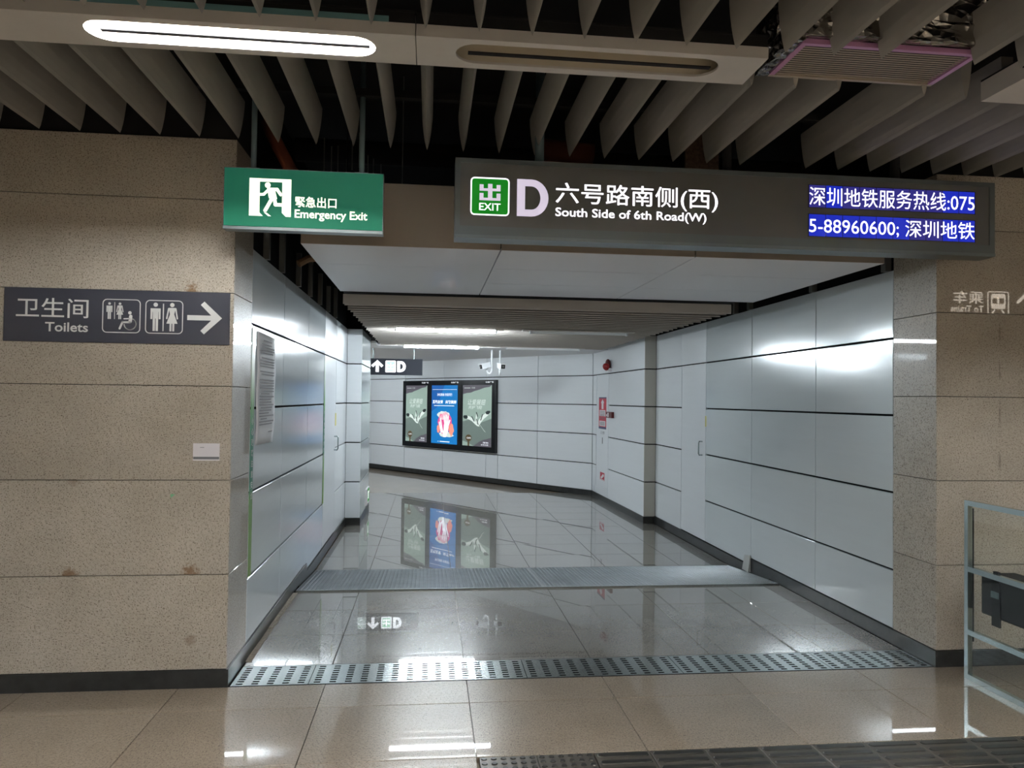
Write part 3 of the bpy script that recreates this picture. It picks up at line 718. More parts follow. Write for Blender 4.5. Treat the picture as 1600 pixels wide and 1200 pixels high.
s = g(); s.rring(.583, .813, -.272, -.058, .028, .0055); man(s, .625, -.185, .105); s.rect(.6545, .6585, -.185, -.078); woman(s, .688, -.185, .105)
ou, ov = .583, -.272; f_ = lambda a, b_: (ou + a * .23, ov + b_ * .214)
s.circle(*f_(.72, .60), .0105); s.stroke([f_(.745, .50), f_(.73, .34)], .020); s.stroke([f_(.72, .43), f_(.57, .42)], .008)
s.stroke([f_(.73, .32), f_(.53, .32), f_(.46, .13)], .0125); s.arc(*f_(.73, .27), .036, .0065, math.radians(-175), math.radians(62))
s.build('accessible_toilet_icon', 'sign_white', ts)
s = g(); s.rring(.842, 1.072, -.272, -.058, .028, .0055); man(s, .904, -.255, .18); s.rect(.948, .9545, -.255, -.08); woman(s, 1.005, -.255, .18); s.build('toilet_icon', 'sign_white', ts)
s = g(); s.poly([(1.098, -.181), (1.098, -.149), (1.245, -.149), (1.180, -.082), (1.202, -.060), (1.312, -.165), (1.202, -.270), (1.180, -.248), (1.245, -.181)]); s.build('arrow', 'sign_white', ts)

st = empty('wall_sticker', (-.15, 0, 1.44), 'small white sticker with a dark stripe, low on the left granite wall', 'sticker')
plate(FR_F, -.233, -.069, 1.437, 1.548, 'sheet', 'white_print', st, t=.001, ch=.0003)
G2(FR_F, .0006, .001).rect(-.231, -.071, 1.446, 1.462).rect(-.19, -.165, 1.52, 1.523).build('stripe', 'grey_print', st)
s = G2(FR_F, .001, 0.0); s.poly([(-.365, 1.225), (-.335, 1.222), (-.35, 1.212), (-.362, 1.20)])
tag(s.build('tape_scrap', mat('green_tape', (120, 190, 140), .6), None), 'tiny scrap of green tape on the left granite wall', 'tape')

# ------------------------------------------------------------------ emergency exit sign
es = empty('exit_sign', (.47, -.2, 2.9), 'green emergency exit sign with a running figure, hanging at left', 'sign')
MB().box(-.012, .955, -.245, -.175, 2.893, 3.257).build('housing', 'sign_body', es)
plate(FRONT(-.245), -.008, .951, 2.897, 3.253, 'face', 'sign_green', es, t=.004, ch=.001)
MB().box(-.012, .955, -.25, -.17, 2.876, 2.893).build('bottom_rail', 'sign_body', es)
for x in (.155, .815):
    MB().rod((x, -.21, 3.257), (x, -.21, 4.2), .017, 12).build('hanger_rod', 'rod', es, True)
    MB().box(x - .04, x + .04, -.235, -.185, 3.257, 3.263).build('hanger_plate', 'rod', es)
E0 = FRONT(-.249).at(.142, 2.962); ik, iw = .232, .250
e_ = lambda a, b_: (a * iw, b_ * ik)
s = G2(E0, .002); s.poly([e_(0, 0), e_(.33, 0), e_(.245, .09), e_(.245, 1), e_(0, 1)]); s.poly([e_(.245, .915), e_(.79, .915), e_(.79, 1), e_(.245, 1)])
s.poly([e_(.785, .10), e_(.88, 0), e_(1, 0), e_(1, 1), e_(.785, 1)]); s.build('door_pictogram', 'lit_cream', es)
s = G2(E0, .0022); s.circle(*e_(.435, .825), .0172); s.stroke([e_(.22, .57), e_(.34, .575), e_(.47, .715)], .016); s.stroke([e_(.47, .72), e_(.66, .72), e_(.75, .585)], .019)
s.poly([e_(.42, .735), e_(.60, .745), e_(.665, .47), e_(.55, .43), e_(.47, .48)]); s.stroke([e_(.54, .47), e_(.385, .15)], .021); s.poly([e_(.36, .09), e_(.42, .09), e_(.53, .0), e_(.46, .0)])
s.stroke([e_(.60, .48), e_(.63, .315), e_(.79, .31)], .021); s.build('running_figure', 'lit_cream', es)
G2(FRONT(-.249), .002).text('緊急出口', .416, .668, 3.024, 3.092, .015).build('chinese_lettering', 'lit_cream', es)
G2(FRONT(-.249), .002).text('Emergency Exit', .416, .858, 2.942, 3.010, .017).build('english_lettering', 'lit_cream', es)

# ------------------------------------------------------------------ big direction sign
bs = empty('direction_sign', (3.25, -.18, 2.88), 'long dark hanging sign for exit D with a blue LED display', 'sign')
MB().box(1.402, 5.10, -.245, -.10, 2.893, 3.382).build('housing', 'sign_housing', bs)
g_ = G2(FRONT(-.245), .006); g_.band([(1.402, 2.893), (5.10, 2.893), (5.10, 3.382), (1.402, 3.382)], [(1.435, 2.95), (5.06, 2.95), (5.06, 3.352), (1.435, 3.352)]); g_.build('bezel', 'sign_housing', bs)
plate(FRONT(-.245), 1.435, 5.06, 2.95, 3.352, 'face', 'sign_face', bs, t=.003, ch=.0005)
MB().box(1.402, 5.10, -.256, -.10, 2.872, 2.893).build('bottom_rail', 'sign_body', bs)
for x in (1.95, 3.22, 4.42): MB().rod((x, -.17, 3.38), (x, -.17, 4.2), .03, 14).build('hanger_rod', 'rod' if x < 3 else 'black', bs, True)
GB = lambda: G2(FRONT(-.248), .002)
ic = GB(); ic.poly(rrect(1.500, 1.748, 3.020, 3.262, .026)); ic = ic.build('exit_icon', 'lit_green', bs)
s = GB(); s.n0 = .002; s.rring(1.500, 1.748, 3.020, 3.262, .026, .008); s.build('icon_border', 'lit_white', ic)
s = GB(); s.n0 = .002; B0 = (1.557, 3.116)
def br(a, b_, c, d): s.rect(B0[0] + a * .134, B0[0] + b_ * .134, B0[1] + c * .106, B0[1] + d * .106)
br(.40, .61, 0, 1); br(0, .40, .57, .72); br(.61, 1, .57, .72); br(0, .19, .72, .95); br(.81, 1, .72, .95); br(0, .40, 0, .15); br(.61, 1, 0, .15); br(0, .19, .15, .43); br(.81, 1, .15, .43)
s.build('exit_symbol', 'lit_lilac', ic)
s = GB(); s.n0 = .002; s.text('EXIT', 1.556, 1.692, 3.052, 3.098, .008); s.build('exit_lettering', 'lit_white', ic)
# the large D, outlined as a bowl
def dd(u0, u1, v0, v1, w, wb):
    h = (v1 - v0) / 2; n = 14; o_, i_ = [], []
    ro = min(h, u1 - u0); cu = u1 - ro * .92
    for k in range(n + 1):
        t = -math.pi / 2 + math.pi * k / n
        o_.append((cu + (u1 - cu) * math.cos(t), v0 + h + h * math.sin(t))); i_.append((cu + (u1 - cu - wb) * math.cos(t), v0 + h + (h - w) * math.sin(t)))
    o_ += [(u0, v1), (u0, v0)]; i_ += [(u0 + wb, v1 - w), (u0 + wb, v0 + w)]
    return o_, i_
s = GB(); s.band(*dd(1.797, 2.000, 3.024, 3.262, .044, .052)); s.build('letter_d', 'lit_lilac', bs)
GB().text('六号路南侧(西)', 2.046, 3.128, 3.098, 3.252, .005).build('chinese_lettering', 'lit_white', bs)
GB().words('South Side of 6th Road(W)', 2.046, 3.050, 3.016, 3.090, .013, 'english_word', 'lit_white', bs)
for nm, z0, z1, txt, blue in (('upper', 3.162, 3.310, '深圳地铁服务热线:075', 0), ('lower', 2.968, 3.114, '5-88960600; 深圳地铁', 1)):
    led = MB().box(3.752, 4.957, -.2495, -.244, z0 - .004, z1 + .004).build('led_display', 'led_black', bs)
    for i in range(10):
        a = 3.756 + .1197 * i
        plate(FRONT(-.2495), a + .0025, a + .1172, z0, z1, 'led_module', 'led_blue' if (blue and i < 6) or i in (1, 8, 9) else 'led_indigo', led, t=.0015, ch=.0004)
    G2(FRONT(-.251), .001).words(txt, 3.759, 4.948, z0 + .012, z1 - .012, .0, 'led_lettering', 'led_white', led)

# ------------------------------------------------------------------ sign hanging deep in the passage
ds = empty('passage_sign', (.3, 9.7, 2.30), 'dark hanging sign with white arrow and D deep in the passage', 'sign')
MB().box(-.75, 1.112, 9.7, 9.78, 2.30, 2.615).build('housing', mat('matte_charcoal', (44, 46, 52), .7, spec=.15), ds)
for x in (.16, .95): MB().rod((x, 9.74, 2.615), (x, 9.74, 2.815), .014).build('hanger_rod', 'sign_body', ds)
GD = lambda: G2(FRONT(9.7), .004)
s = GD(); s.poly([(.215, 2.355), (.275, 2.355), (.275, 2.50), (.325, 2.445), (.36, 2.48), (.245, 2.585), (.13, 2.48), (.165, 2.445), (.215, 2.50)]); s.build('arrow', 'far_lit', ds)
s = GD(); s.rring(.40, .60, 2.35, 2.575, .02, .026); s = s.build('icon_border', 'far_lit', ds)
ic2 = GD(); ic2.rect(.426, .574, 2.376, 2.549); ic2 = ic2.build('exit_icon', 'far_green', ds)
s = G2(FRONT(9.696), .002)
for a, b_, c, d in ((.485, .515, 2.40, 2.53), (.44, .56, 2.465, 2.485), (.44, .56, 2.40, 2.42), (.44, .46, 2.40, 2.445), (.54, .56, 2.40, 2.445), (.44, .46, 2.465, 2.51), (.54, .56, 2.465, 2.51)): s.rect(a, b_, c, d)
s.build('exit_symbol', 'far_lit', ic2)
s = GD(); s.band(*dd(.625, .79, 2.36, 2.57, .05, .055)); s.build('letter_d', 'far_lit', ds)
s = GD(); s.text('出口', -.2, .10, 2.37, 2.56, .02); s.build('chinese_lettering', 'far_lit', ds)

# ------------------------------------------------------------------ display screens on the back wall
def blob(cu, cv, ru, rv, seed, n=22, amp=.22):
    rnd = random.Random(seed)
    return [(cu + ru * math.cos(2 * math.pi * i / n) * (1 + rnd.uniform(-amp, amp * .5)), cv + rv * math.sin(2 * math.pi * i / n) * (1 + rnd.uniform(-amp, amp * .5))) for i in range(n)]
def screen(u0, u1, a0, a1, zb, zt, label, kind):
    d = empty('display_screen', FR_B.p((u0 + u1) / 2, .6), label, 'display', 'display screens on the back wall')
    plate(FR_B, u0 + .003, u1 - .003, .605, 2.305, 'frame', 'bezel', d, t=.09, ch=.006, n0=.001)
    scr = plate(FR_B, a0, a1, zb, zt, 'screen', 'poster_blue' if kind else 'poster_sage', d, t=.002, ch=.0005, n0=.091)
    w, h = a1 - a0, zt - zb; P = lambda a, b_: (a0 + a * w, zb + b_ * h); n = .093
    G = lambda k=0: G2(FR_B, .0008, n + .0008 * k)
    G2(FR_B, .001, .091).text('公益广告', u1 - .34, u1 - .06, 2.235, 2.272, .01).build('frame_lettering', 'poster_white', d)
    if kind:
        s = G(); s.poly([P(0, 1), P(.5, 1), P(.22, .62), P(0, .55)]); s.build('shade_shape', 'poster_blue2', scr)
        s = G(1); s.rect(*[P(.03, 0)[0], P(.97, 0)[0]], P(0, .925)[1], P(0, .930)[1]); s.text('净化网络 你我同行', *[P(.22, 0)[0], P(.80, 0)[0]], P(0, .815)[1], P(0, .865)[1], .01); s.build('small_lettering', 'poster_white', scr)
        s = G(1); s.text('互助友爱', P(.04, 0)[0], P(.45, 0)[0], P(0, .685)[1], P(0, .745)[1], .03); s.text('共筑美丽', P(.54, 0)[0], P(.96, 0)[0], P(0, .685)[1], P(0, .745)[1], .03)
        s.rect(P(.10, 0)[0], P(.88, 0)[0], P(0, .645)[1], P(0, .655)[1]); s.build('headline_lettering', 'poster_white', scr)
        s = G(1); s.poly([P(*q) for q in blob(.54, .36, .29, .19, 3)]); s.build('pink_burst', 'poster_pink', scr)
        s = G(1); s.poly([P(*q) for q in blob(.47, .49, .24, .075, 5)]); s.poly([P(*q) for q in blob(.58, .16, .30, .05, 8)]); s.build('pale_burst', 'poster_pale', scr)
        s = G(2); s.poly([P(*q) for q in blob(.78, .25, .10, .11, 9)]); s.poly([P(*q) for q in blob(.28, .25, .06, .07, 11)]); s.build('peach_burst', 'poster_peach', scr)
        s = G(3)
        for q in ([(.50, .47), (.55, .30)], [(.58, .48), (.59, .32)], [(.66, .46), (.63, .32)], [(.72, .40), (.62, .26)], [(.36, .42), (.44, .22), (.52, .16)], [(.32, .36), (.40, .20)]): s.stroke([P(*z) for z in q], .045 * w)
        s.poly([P(*q) for q in ((.50, .33), (.68, .33), (.66, .22), (.58, .12), (.48, .12))]); s.build('hands', 'poster_white', scr)
        s = G(1); s.circle(*P(.28, .035), .012); s.rect(P(.34, 0)[0], P(.72, 0)[0], P(0, .03)[1], P(0, .042)[1]); s.build('footer', 'poster_white', scr)
    else:
        s = G(); s.poly([P(*q) for q in ((0, 1), (1, 1), (.93, .97), (.75, .955), (.58, .925), (.40, .90), (.28, .875), (.15, .87), (0, .85))]); s.build('mauve_corner', 'poster_dark', scr); s = G(); s.poly([P(*q) for q in ((.40, 0), (.46, .05), (.60, .08), (.72, .12), (.86, .13), (1, .155), (1, 0))]); s.build('mauve_corner', 'poster_dark', scr)
        s = G(); s.poly([P(*q) for q in ((0, .40), (.25, .43), (.5, .36), (.8, .42), (1, .46), (1, .155), (.86, .13), (.6, .08), (.4, 0), (.2, .05), (0, .08))]); s.build('grey_water', 'poster_grey', scr)
        s = G(1); s.text('让爱展翅', P(.18, 0)[0], P(.80, 0)[0], P(0, .675)[1], P(0, .765)[1], 0.0, .25); s.text('共护飞翔', P(.20, 0)[0], P(.68, 0)[0], P(0, .605)[1], P(0, .665)[1], 0.0, .25)
        s.rect(P(.05, 0)[0], P(.26, 0)[0], P(0, .95)[1], P(0, .957)[1]); s.text('公益', P(.30, 0)[0], P(.43, 0)[0], P(0, .945)[1], P(0, .968)[1]); s.build('brush_lettering', 'poster_pale', scr)
        s = G(1); s.poly([P(*q) for q in ((.04, .475), (.12, .50), (.24, .485), (.36, .455), (.44, .415), (.50, .375), (.58, .35), (.60, .325), (.52, .33), (.44, .36), (.34, .405), (.20, .44), (.08, .45))])
        s.poly([P(*q) for q in ((.52, .37), (.58, .44), (.68, .50), (.80, .545), (.94, .57), (.95, .545), (.86, .50), (.74, .45), (.66, .40), (.60, .35))])
        s.poly([P(*q) for q in ((.47, .385), (.46, .47), (.48, .53), (.51, .52), (.51, .46), (.545, .38))]); s.stroke([P(.62, .35), P(.74, .27), P(.80, .24)], .008 * w); s.build('wing_hands', 'poster_pale', scr)
        s = G(2); s.poly([P(*q) for q in ((.02, .475), (.05, .50), (.16, .50), (.19, .47), (.15, .44), (.06, .445))]); s.poly([P(*q) for q in ((.80, .56), (.86, .585), (.96, .585), (.96, .555), (.90, .525), (.82, .53))])
        for q in ([(.33, .48), (.41, .41)], [(.50, .44), (.55, .36)], [(.70, .52), (.64, .43)], [(.49, .55), (.53, .49)]): s.stroke([P(*z) for z in q], .028 * w)
        s.build('dark_feathers', 'poster_ink', scr)
        s = G(1); s.circle(*P(.22, .13), .11 * w, ry=.055 * h); s.rect(P(.19, 0)[0], P(.25, 0)[0], P(0, 0)[1], P(0, .09)[1]); s = s.build('round_badge', 'poster_brown', scr)
        s = G(2); s.text('公约', P(.15, 0)[0], P(.30, 0)[0], P(0, .115)[1], P(0, .145)[1], .01); s.text('深圳', P(.72, 0)[0], P(.90, 0)[0], P(0, .055)[1], P(0, .08)[1], .01); s.text('城市文明', P(.66, 0)[0], P(.90, 0)[0], P(0, .02)[1], P(0, .042)[1], .01); s.build('corner_lettering', 'poster_white', scr)
screen(-6.37, -5.228, -6.225, -5.335, .737, 2.185, 'left display screen with a sage green poster', 0)
screen(-5.228, -4.060, -5.148, -4.145, .737, 2.185, 'middle display screen with a bright blue poster', 1)
screen(-4.060, -2.810, -3.945, -2.930, .737, 2.185, 'right display screen with a sage green poster', 0)

# ------------------------------------------------------------------ two cameras hanging from the ceiling
def cctv(x, y, label, flip):
    c = empty('security_camera', (x, y, 2.35), label, 'camera', 'security cameras')
    s_ = -1 if flip else 1
    if not flip: pts = [(x + .07, y, 2.815), (x + .07, y, 2.42), (x + .06, y, 2.375), (x + .03, y, 2.352), (x - .005, y, 2.365), (x - .02, y, 2.40), (x - .02, y, 2.44)]
    else: pts = [(x, y + .05, 2.815), (x, y + .05, 2.42), (x - .005, y + .03, 2.36), (x - .01, y, 2.345), (x - .01, y - .02, 2.38), (x - .01, y - .02, 2.44)]
    MB().pipe(pts, .019, 12).build('pole', 'white_part', c, True)
    d = Vector((-.88, -.42, -.22)).normalized() if not flip else Vector((.30, -.93, -.12)).normalized()
    fr = Frame(Vector((x - .055 if not flip else x + .012, y - .05, 2.50)), d.cross(Vector((0, 0, 1))), d.cross(Vector((0, 0, 1))).cross(d), -d)
    s = MB()
    def lb(s, a0, a1, b0, b1, c0, c1):
        q = [fr.p(a, b_, c_) for c_ in (c0, c1) for a, b_ in ((a0, b0), (a1, b0), (a1, b1), (a0, b1))]
        s.add(q, [(0, 1, 2, 3), (4, 5, 6, 7), (0, 1, 5, 4), (1, 2, 6, 5), (2, 3, 7, 6), (3, 0, 4, 7)])
    lb(s, -.047, .047, -.045, .045, -.10, .09); lb(s, -.058, .058, .045, .06, -.135, .09); s.build('body', 'white_part', c)
    s = MB(); lb(s, -.040, .040, -.038, .038, -.106, -.0995); f0 = s.build('front_glass', 'lens', c)
    MB().rod(fr.p(0, 0, -.106), fr.p(0, 0, -.112), .022, 14).build('lens', 'sign_face', f0)
    MB().rod(pts[-1], fr.p(0, -.04, 0), .02).build('bracket', 'white_part', c)
cctv(2.385, 9.6, 'white security camera turned left on a hooked ceiling pole', False)
cctv(2.625, 9.62, 'white security camera facing forward on a straight ceiling pole', True)

# ------------------------------------------------------------------ fire safety items on the far right wall
fu = lambda y: -(y - 6.65)
fs_ = empty('fire_notice', FR_RF.p(fu(9.3), 1.3), 'tall red fire hydrant notice on the cupboard door', 'notice')
plate(FR_RF, fu(9.56), fu(9.00), 1.305, 1.92, 'sheet', 'red_print', fs_, t=.002, ch=.0004)
FN = lambda k=0: G2(FR_RF, .0012, .002 + .0012 * k)
FN().rect(fu(9.56), fu(9.0), 1.895, 1.92).rect(fu(9.56), fu(9.0), 1.305, 1.345).build('blue_border', 'blue_print', fs_)
FN().rect(fu(9.50), fu(9.06), 1.55, 1.67).rect(fu(9.50), fu(9.06), 1.36, 1.46).poly([(fu(9.35), 1.69), (fu(9.21), 1.69), (fu(9.21), 1.79), (fu(9.17), 1.82), (fu(9.28), 1.88), (fu(9.39), 1.82), (fu(9.35), 1.79)]).build('white_panels', 'white_print', fs_)
s = FN(1)
for z in (1.65, 1.62, 1.59, 1.565, 1.44, 1.415, 1.39): s.rect(fu(9.46), fu(9.10), z - .012, z)
s.text('消火栓', fu(9.44), fu(9.12), 1.485, 1.535, .01); s.build('print_lines', 'grey_print', fs_)
f2 = empty('fire_sticker', FR_RF.p(fu(9.25), .31), 'small red sticker low on the hydrant cupboard door', 'sticker')
plate(FR_RF, fu(9.42), fu(9.09), .315, .465, 'sheet', 'red_print', f2, t=.002, ch=.0004)
FN().poly([(fu(9.38), .36), (fu(9.20), .44), (fu(9.13), .43), (fu(9.13), .40), (fu(9.30), .34)]).rect(fu(9.40), fu(9.11), .32, .333).build('print', 'white_print', f2)
tag(FN().text('119', fu(9.38), fu(9.12), 1.20, 1.26, .01).rect(fu(9.29), fu(9.24), 1.02, 1.14).build('door_lettering', 'grey_print', None), 'faint grey lettering under the red fire notice', 'lettering')
al = empty('fire_alarm', FR_RF.p(fu(8.76), 2.53), 'dark red fire alarm horn above the hydrant cupboard', 'alarm')
s = MB(); c0 = FR_RF.p(fu(8.76), 2.53, .045); s.sphere(c0, .1, 14, 8, (.45, 1.15, 1.05)); s.build('body', 'darkred', al, True)
MB().rod(FR_RF.p(fu(8.70), 2.50, .06), FR_RF.p(fu(8.66), 2.48, .11), .05, 14, .07).build('horn', 'red', al, True)
plate(FR_RF, fu(8.90), fu(8.62), 2.40, 2.46, 'strobe', 'white_print', al, t=.06, ch=.01)
cp = empty('call_point', FR_RF.p(fu(8.75), 1.54), 'red manual fire call point beside the hydrant cupboard', 'call point')
plate(FR_RF, fu(8.86), fu(8.45), 1.535, 1.645, 'case', 'darkred', cp, t=.05, ch=.006)
G2(FR_RF, .002, .05).rect(fu(8.72), fu(8.65), 1.55, 1.63).rect(fu(8.82), fu(8.76), 1.56, 1.60).build('label', 'white_print', cp)

el = empty('exit_light', FR_PL.p(8.0, .03), 'small green exit light low on the side of the left pier', 'exit light')
plate(FR_PL, 7.62, 8.20, .06, .33, 'case', 'white_print', el, t=.02, ch=.004)
G2(FR_PL, .002, .02).rect(7.90, 8.17, .09, .31).build('green_panel', 'lit_green', el)
G2(FR_PL, .002, .022).rect(7.97, 8.02, .14, .26).circle(8.06, .25, .02).build('pictogram', 'lit_white', el)

# ------------------------------------------------------------------ notice, strips and marks on the side walls
nt = empty('paper_notice', FR_L.p(.94, 1.48), 'large white printed notice taped to the left steel wall', 'notice')
vs, fs = [], []; nu, nv = 6, 14
for j in range(nv + 1):
    for i in range(nu + 1):
        a, b_ = i / nu, j / nv
        vs.append(FR_L.p(.655 + .60 * a + .012 * math.sin(b_ * 9) * a, 1.495 + .835 * b_ - .01 * a, .004 + .012 * abs(math.sin(3.1 * b_)) * (a ** 2) + .006 * math.sin(7 * b_) ** 2))
for j in range(nv):
    for i in range(nu): fs.append((j * (nu + 1) + i, j * (nu + 1) + i + 1, (j + 1) * (nu + 1) + i + 1, (j + 1) * (nu + 1) + i))
pp = link_mesh('sheet', vs, fs, 'paper', nt, True); so = pp.modifiers.new('thickness', 'SOLIDIFY'); so.thickness = .0015; so.offset = 1
s = G2(FR_L, .0006, .0185); z = 2.24; rnd = random.Random(4)
s.rect(.80, 1.10, 2.265, 2.278)
while z > 1.62:
    s.rect(.70 + (.05 if rnd.random() < .25 else 0), 1.20 - (.25 * rnd.random() if rnd.random() < .3 else 0), z, z + .009)
    z -= .021 if rnd.random() > .15 else .04
s.rect(1.02, 1.16, 1.575, 1.583); s.build('print_lines', 'ink', nt)
for k, (u0, u1, lab) in enumerate(((.512, .600, 'green and white vertical warning strip beside the paper notice'), (4.195, 4.285, 'green vertical warning strip on the left wall farther in'))):
    e1 = empty('warning_strip', FR_L.p((u0 + u1) / 2, .57), lab, 'strip', 'green warning strips')
    plate(FR_L, u0, u1, .573, 2.345, 'sheet', 'strip', e1, t=.004, ch=.0005)
    s = G2(FR_L, .001, .004)
    for i, ch_ in enumerate('小心玻璃注意安全'): s.text(ch_, u0 + .015, u1 - .015, 1.70 - .066 * i * 1.15 - .05, 1.70 - .066 * i * 1.15, .01)
    s.build('lettering', 'sign_white', e1)
tag(plate(FR_R, -4.50, -4.455, 1.53, 1.67, 'yellow_sticker', 'yellow', None, t=.002, ch=.0004), 'narrow yellow sticker at the edge of the right door', 'sticker')
tag(plate(FR_L, 5.30, 5.42, 1.47, 1.64, 'yellow_sticker', 'yellow', None, t=.002, ch=.0004), 'faded yellow sticker at the edge of the left door', 'sticker')

# ------------------------------------------------------------------ glazed barrier at the right edge
BX = 4.922
bar = empty('glass_barrier', (BX, -1.0, 0), 'stainless framed glass barrier in front of the right granite wall', 'barrier')
sq = .017
for y in (-.226, -1.70): MB().box(BX - sq, BX + sq, y - sq, y + sq, 0, 1.205).build('post', 'chrome', bar)
for z in (1.188, .742, .318, .018): MB().box(BX - sq, BX + sq, -1.683, -.243, z - sq, z + sq).build('rail', 'chrome', bar)
for z0, z1 in ((.759, 1.171), (.335, .725), (.035, .301)): MB().box(BX - .003, BX + .003, -1.682, -.244, z0, z1).build('glass_pane', 'glass', bar)
MB().box(BX + sq, BX + .035, -.235, -.215, .25, 1.15).build('rubber_seal', 'strap', bar)
ca = empty('equipment_case', (5.1, -.75, .44), 'black plastic case with buckles hanging behind the glass barrier', 'case')
plate(Frame((4.995, 0, 0), (0, -1, 0), (0, 0, 1), (-1, 0, 0)), .30, 1.15, .462, .726, 'body', 'case', ca, t=.045, ch=.015)
MB().box(4.995, 5.2, -1.15, -.30, .462, .726).build('shell', 'case', ca)
for y in (-.45, -.75, -1.05):
    b_ = MB().box(4.94, 4.952, y - .035, y + .035, .415, .70).build('strap', 'strap', ca)
    MB().box(4.93, 4.941, y - .03, y + .03, .60, .64).build('buckle', 'rod', b_)
    MB().box(4.939, 4.96, y - .02, y + .02, .70, .77).build('hook', 'strap', ca)

# ------------------------------------------------------------------ air vent wrapped in foil among the fins
vt = empty('air_vent', (3.44, -1.45, 3.56), 'air vent grille with pink film and crumpled foil wrap', 'air vent')
VX0, VX1, VY0, VY1, VZ = 2.99, 3.90, -1.635, -1.265, 3.56
for i in range(15):
    y = VY0 + .03 + i * .0218
    MB().add([(VX0 + .03, y, VZ + .004), (VX1 - .03, y, VZ + .004), (VX1 - .03, y + .010, VZ + .004), (VX0 + .03, y + .010, VZ + .004), (VX0 + .03, y, VZ + .006), (VX1 - .03, y, VZ + .006), (VX1 - .03, y + .010, VZ + .006), (VX0 + .03, y + .010, VZ + .006)],
             [(0, 3, 2, 1), (4, 5, 6, 7), (0, 1, 5, 4), (1, 2, 6, 5), (2, 3, 7, 6), (3, 0, 4, 7)]).build('vent_slat', 'vent', vt)
MB().box(VX0, VX1, VY0, VY0 + .025, VZ - .004, VZ + .02).box(VX0, VX0 + .028, VY0 + .025, VY1 - .02, VZ - .004, VZ + .02).box(VX1 - .028, VX1, VY0 + .025, VY1 - .02, VZ - .004, VZ + .02).build('film_edge', 'pinkfilm', vt)
MB().box(VX0, VX1, VY1 - .02, VY1, VZ - .004, VZ + .02).build('front_edge', 'vent', vt)
MB().box(VX0 + .02, VX1 - .02, VY0 + .02, VY1 - .02, VZ + .022, VZ + .06).build('duct', 'black', vt)
def crumple(x0, x1, y0, y1, z0, z1, nx, ny, nz, amp, seed):
    bm = bmesh.new(); rnd = random.Random(seed)
    bmesh.ops.create_cube(bm, size=1.0)
    bmesh.ops.subdivide_edges(bm, edges=bm.edges[:], cuts=nx, use_grid_fill=True)
    vs = []
    for v in bm.verts:
        p = Vector((x0 + (v.co.x + .5) * (x1 - x0), y0 + (v.co.y + .5) * (y1 - y0), z0 + (v.co.z + .5) * (z1 - z0)))
        vs.append(tuple(p + Vector((rnd.uniform(-amp, amp), rnd.uniform(-amp, amp), rnd.uniform(-amp, amp) * (1 if v.co.z > -.45 else .2)))))
    bm.verts.index_update(); fs = [tuple(v.index for v in f.verts) for f in bm.faces]; bm.free()
    return vs, fs
for bx, sd in (((VX0 - .06, VX0 - .005, VY0 - .02, VY1, VZ + .0, VZ + .30), 1), ((VX0, VX1, VY0 - .05, VY0 - .008, VZ + .02, VZ + .26), 2)):
    vs, fs = crumple(*bx, 9, 9, 9, .016, sd); link_mesh('foil_wrap', vs, fs, 'foil', vt)

# ------------------------------------------------------------------ bits inside the dark voids
for k, (pts, r, m, lab) in enumerate((
        ([(.02, .75, 3.9), (.12, .7, 3.7), (.22, .72, 3.52), (.34, .75, 3.42), (.55, .8, 3.38)], .05, 'copper', 'orange brown pipe bending behind the green exit sign'),
        ([(2.15, 1.2, 3.95), (2.6, 1.2, 3.93)], .09, 'copper', 'orange pipe end high in the dark ceiling void'),
        ([(3.50, -.35, 4.12), (3.85, -1.1, 4.05)], .04, 'stud', 'grey conduit in the void beside the air vent'),
        ([(.1, 1.5, 3.95), (4.7, 1.5, 3.95)], .10, 'black', 'black duct pipe crossing the dark ceiling void'))):
    tag(MB().pipe(pts, r, 12).build('service_pipe', m, None, True), lab, 'pipe')
rnd = random.Random(11)
STUDS = [(.9, 'first'), (1.5, 'second'), (2.3, 'third'), (3.0, 'fourth'), (3.7, 'fifth'), (4.4, 'sixth'), (5.1, 'seventh')]
for i, (y, o_) in enumerate(STUDS):
    tag(MB().box(-.02, .025, y, y + .05, PTOP + .002, 3.30 - .04 * (i % 3)).build('wall_stud', 'stud'), '%s upright metal stud above the left steel wall, from the hall' % o_, 'stud', 'studs above the left wall')
for i, (y, o_) in enumerate(((.56, 'nearest'), (1.70, 'second nearest'), (3.1, 'third nearest'), (3.5, 'farthest'))):
    tag(MB().box(W - .03, W + .02, y, y + .06, PTOP + .002, 3.35).build('wall_stud', 'stud'), '%s upright metal stud above the right steel wall' % o_, 'stud', 'studs above the right wall')
tag(MB().pipe([(.02, 2.2, 3.10), (.10, 2.25, 3.16), (.2, 2.3, 3.18), (.5, 2.35, 3.19)], .035, 8).build('timber_scrap', 'timber'), 'raw timber scrap lying in the gap above the left wall', 'timber')
tag(MB().box(3.03, 3.27, .10, .13, 3.36, 4.2).build('site_board', 'plywood'), 'weathered brown board hanging behind the dark direction sign', 'board')
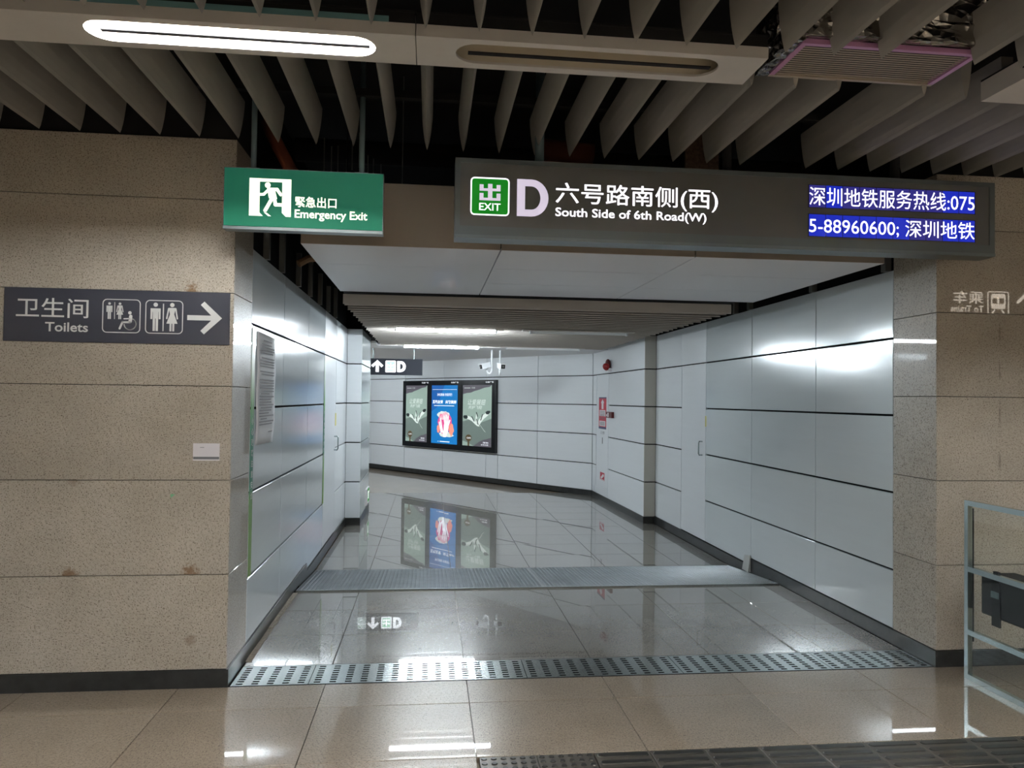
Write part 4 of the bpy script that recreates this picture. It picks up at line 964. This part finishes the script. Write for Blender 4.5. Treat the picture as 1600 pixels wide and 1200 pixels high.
for i in range(9):
    x = .42 + .055 * i + rnd.uniform(-.01, .01); z = 3.52 + rnd.uniform(0, .12)
    tag(MB().box(x, x + .008, .9, .905, z, z + rnd.uniform(.12, .28)).build('hanging_strip', 'stud'), 'thin pale strip hanging in the void above the green exit sign', 'strip', 'pale strips in the ceiling void')
tag(MB().rod((1.04, .5, 3.36), (1.04, .5, 4.2), .004, 6).build('hanger_wire', 'stud'), 'thin wire hanging in the void between the two hanging signs', 'wire')
for y in (.9, 2.0):
    for x in (.6, 4.3): tag(MB().rod((x, y, 2.96), (x, y, 4.2), .006, 6).build('soffit_hanger', 'black'), 'thin black hanger rod above the dropped ceiling box', 'rod', 'hanger rods over the dropped ceiling')

# ------------------------------------------------------------------ sign in the hall beyond the right edge of view, seen mirrored in the polished right wall
SY_ = -2.46
rs = empty('platform_sign', (7.0, SY_, 2.72), 'dark hanging sign to the trains, mirrored in the right granite wall', 'sign')
FR_S = Frame((7.3, SY_ + .05, 2.95), (-1, 0, 0), (0, 0, 1), (0, 1, 0))
MB().box(5.9, 8.3, SY_ - .05, SY_ + .05, 2.72, 3.2).build('housing', 'bezel', rs)
for x in (6.3, 7.9): MB().rod((x, SY_, 3.2), (x, SY_, 4.2), .02).build('hanger_rod', 'rod', rs)
M['mirror_lit'] = mat('platform_sign_lit', (250, 240, 225), 0.5, emit=(255, 240, 220), strength=10.0)
s = G2(FR_S, .002); s.rring(-.125, .125, -.12, .13, .025, .012)
s.band(rrect(-.085, .085, -.06, .105, .03), rrect(-.070, .070, -.005, .055, .02)); s.rect(-.012, .012, 0, .06); s.stroke([(-.04, -.07), (-.07, -.105)], .014); s.stroke([(.04, -.07), (.07, -.105)], .014); s.build('train_icon', 'mirror_lit', rs)
s = G2(FR_S, .002); s.stroke([(-.35, -.11), (-.35, .12)], .035); s.stroke([(-.47, .02), (-.35, .13), (-.23, .02)], .035); s.build('arrow', 'mirror_lit', rs)
G2(FR_S, .002).text('乘车', .17, .52, -.01, .125, .012).build('chinese_lettering', 'mirror_lit', rs)
G2(FR_S, .002).text('To Trains', .17, .55, -.10, -.03, .02).build('english_lettering', 'mirror_lit', rs)
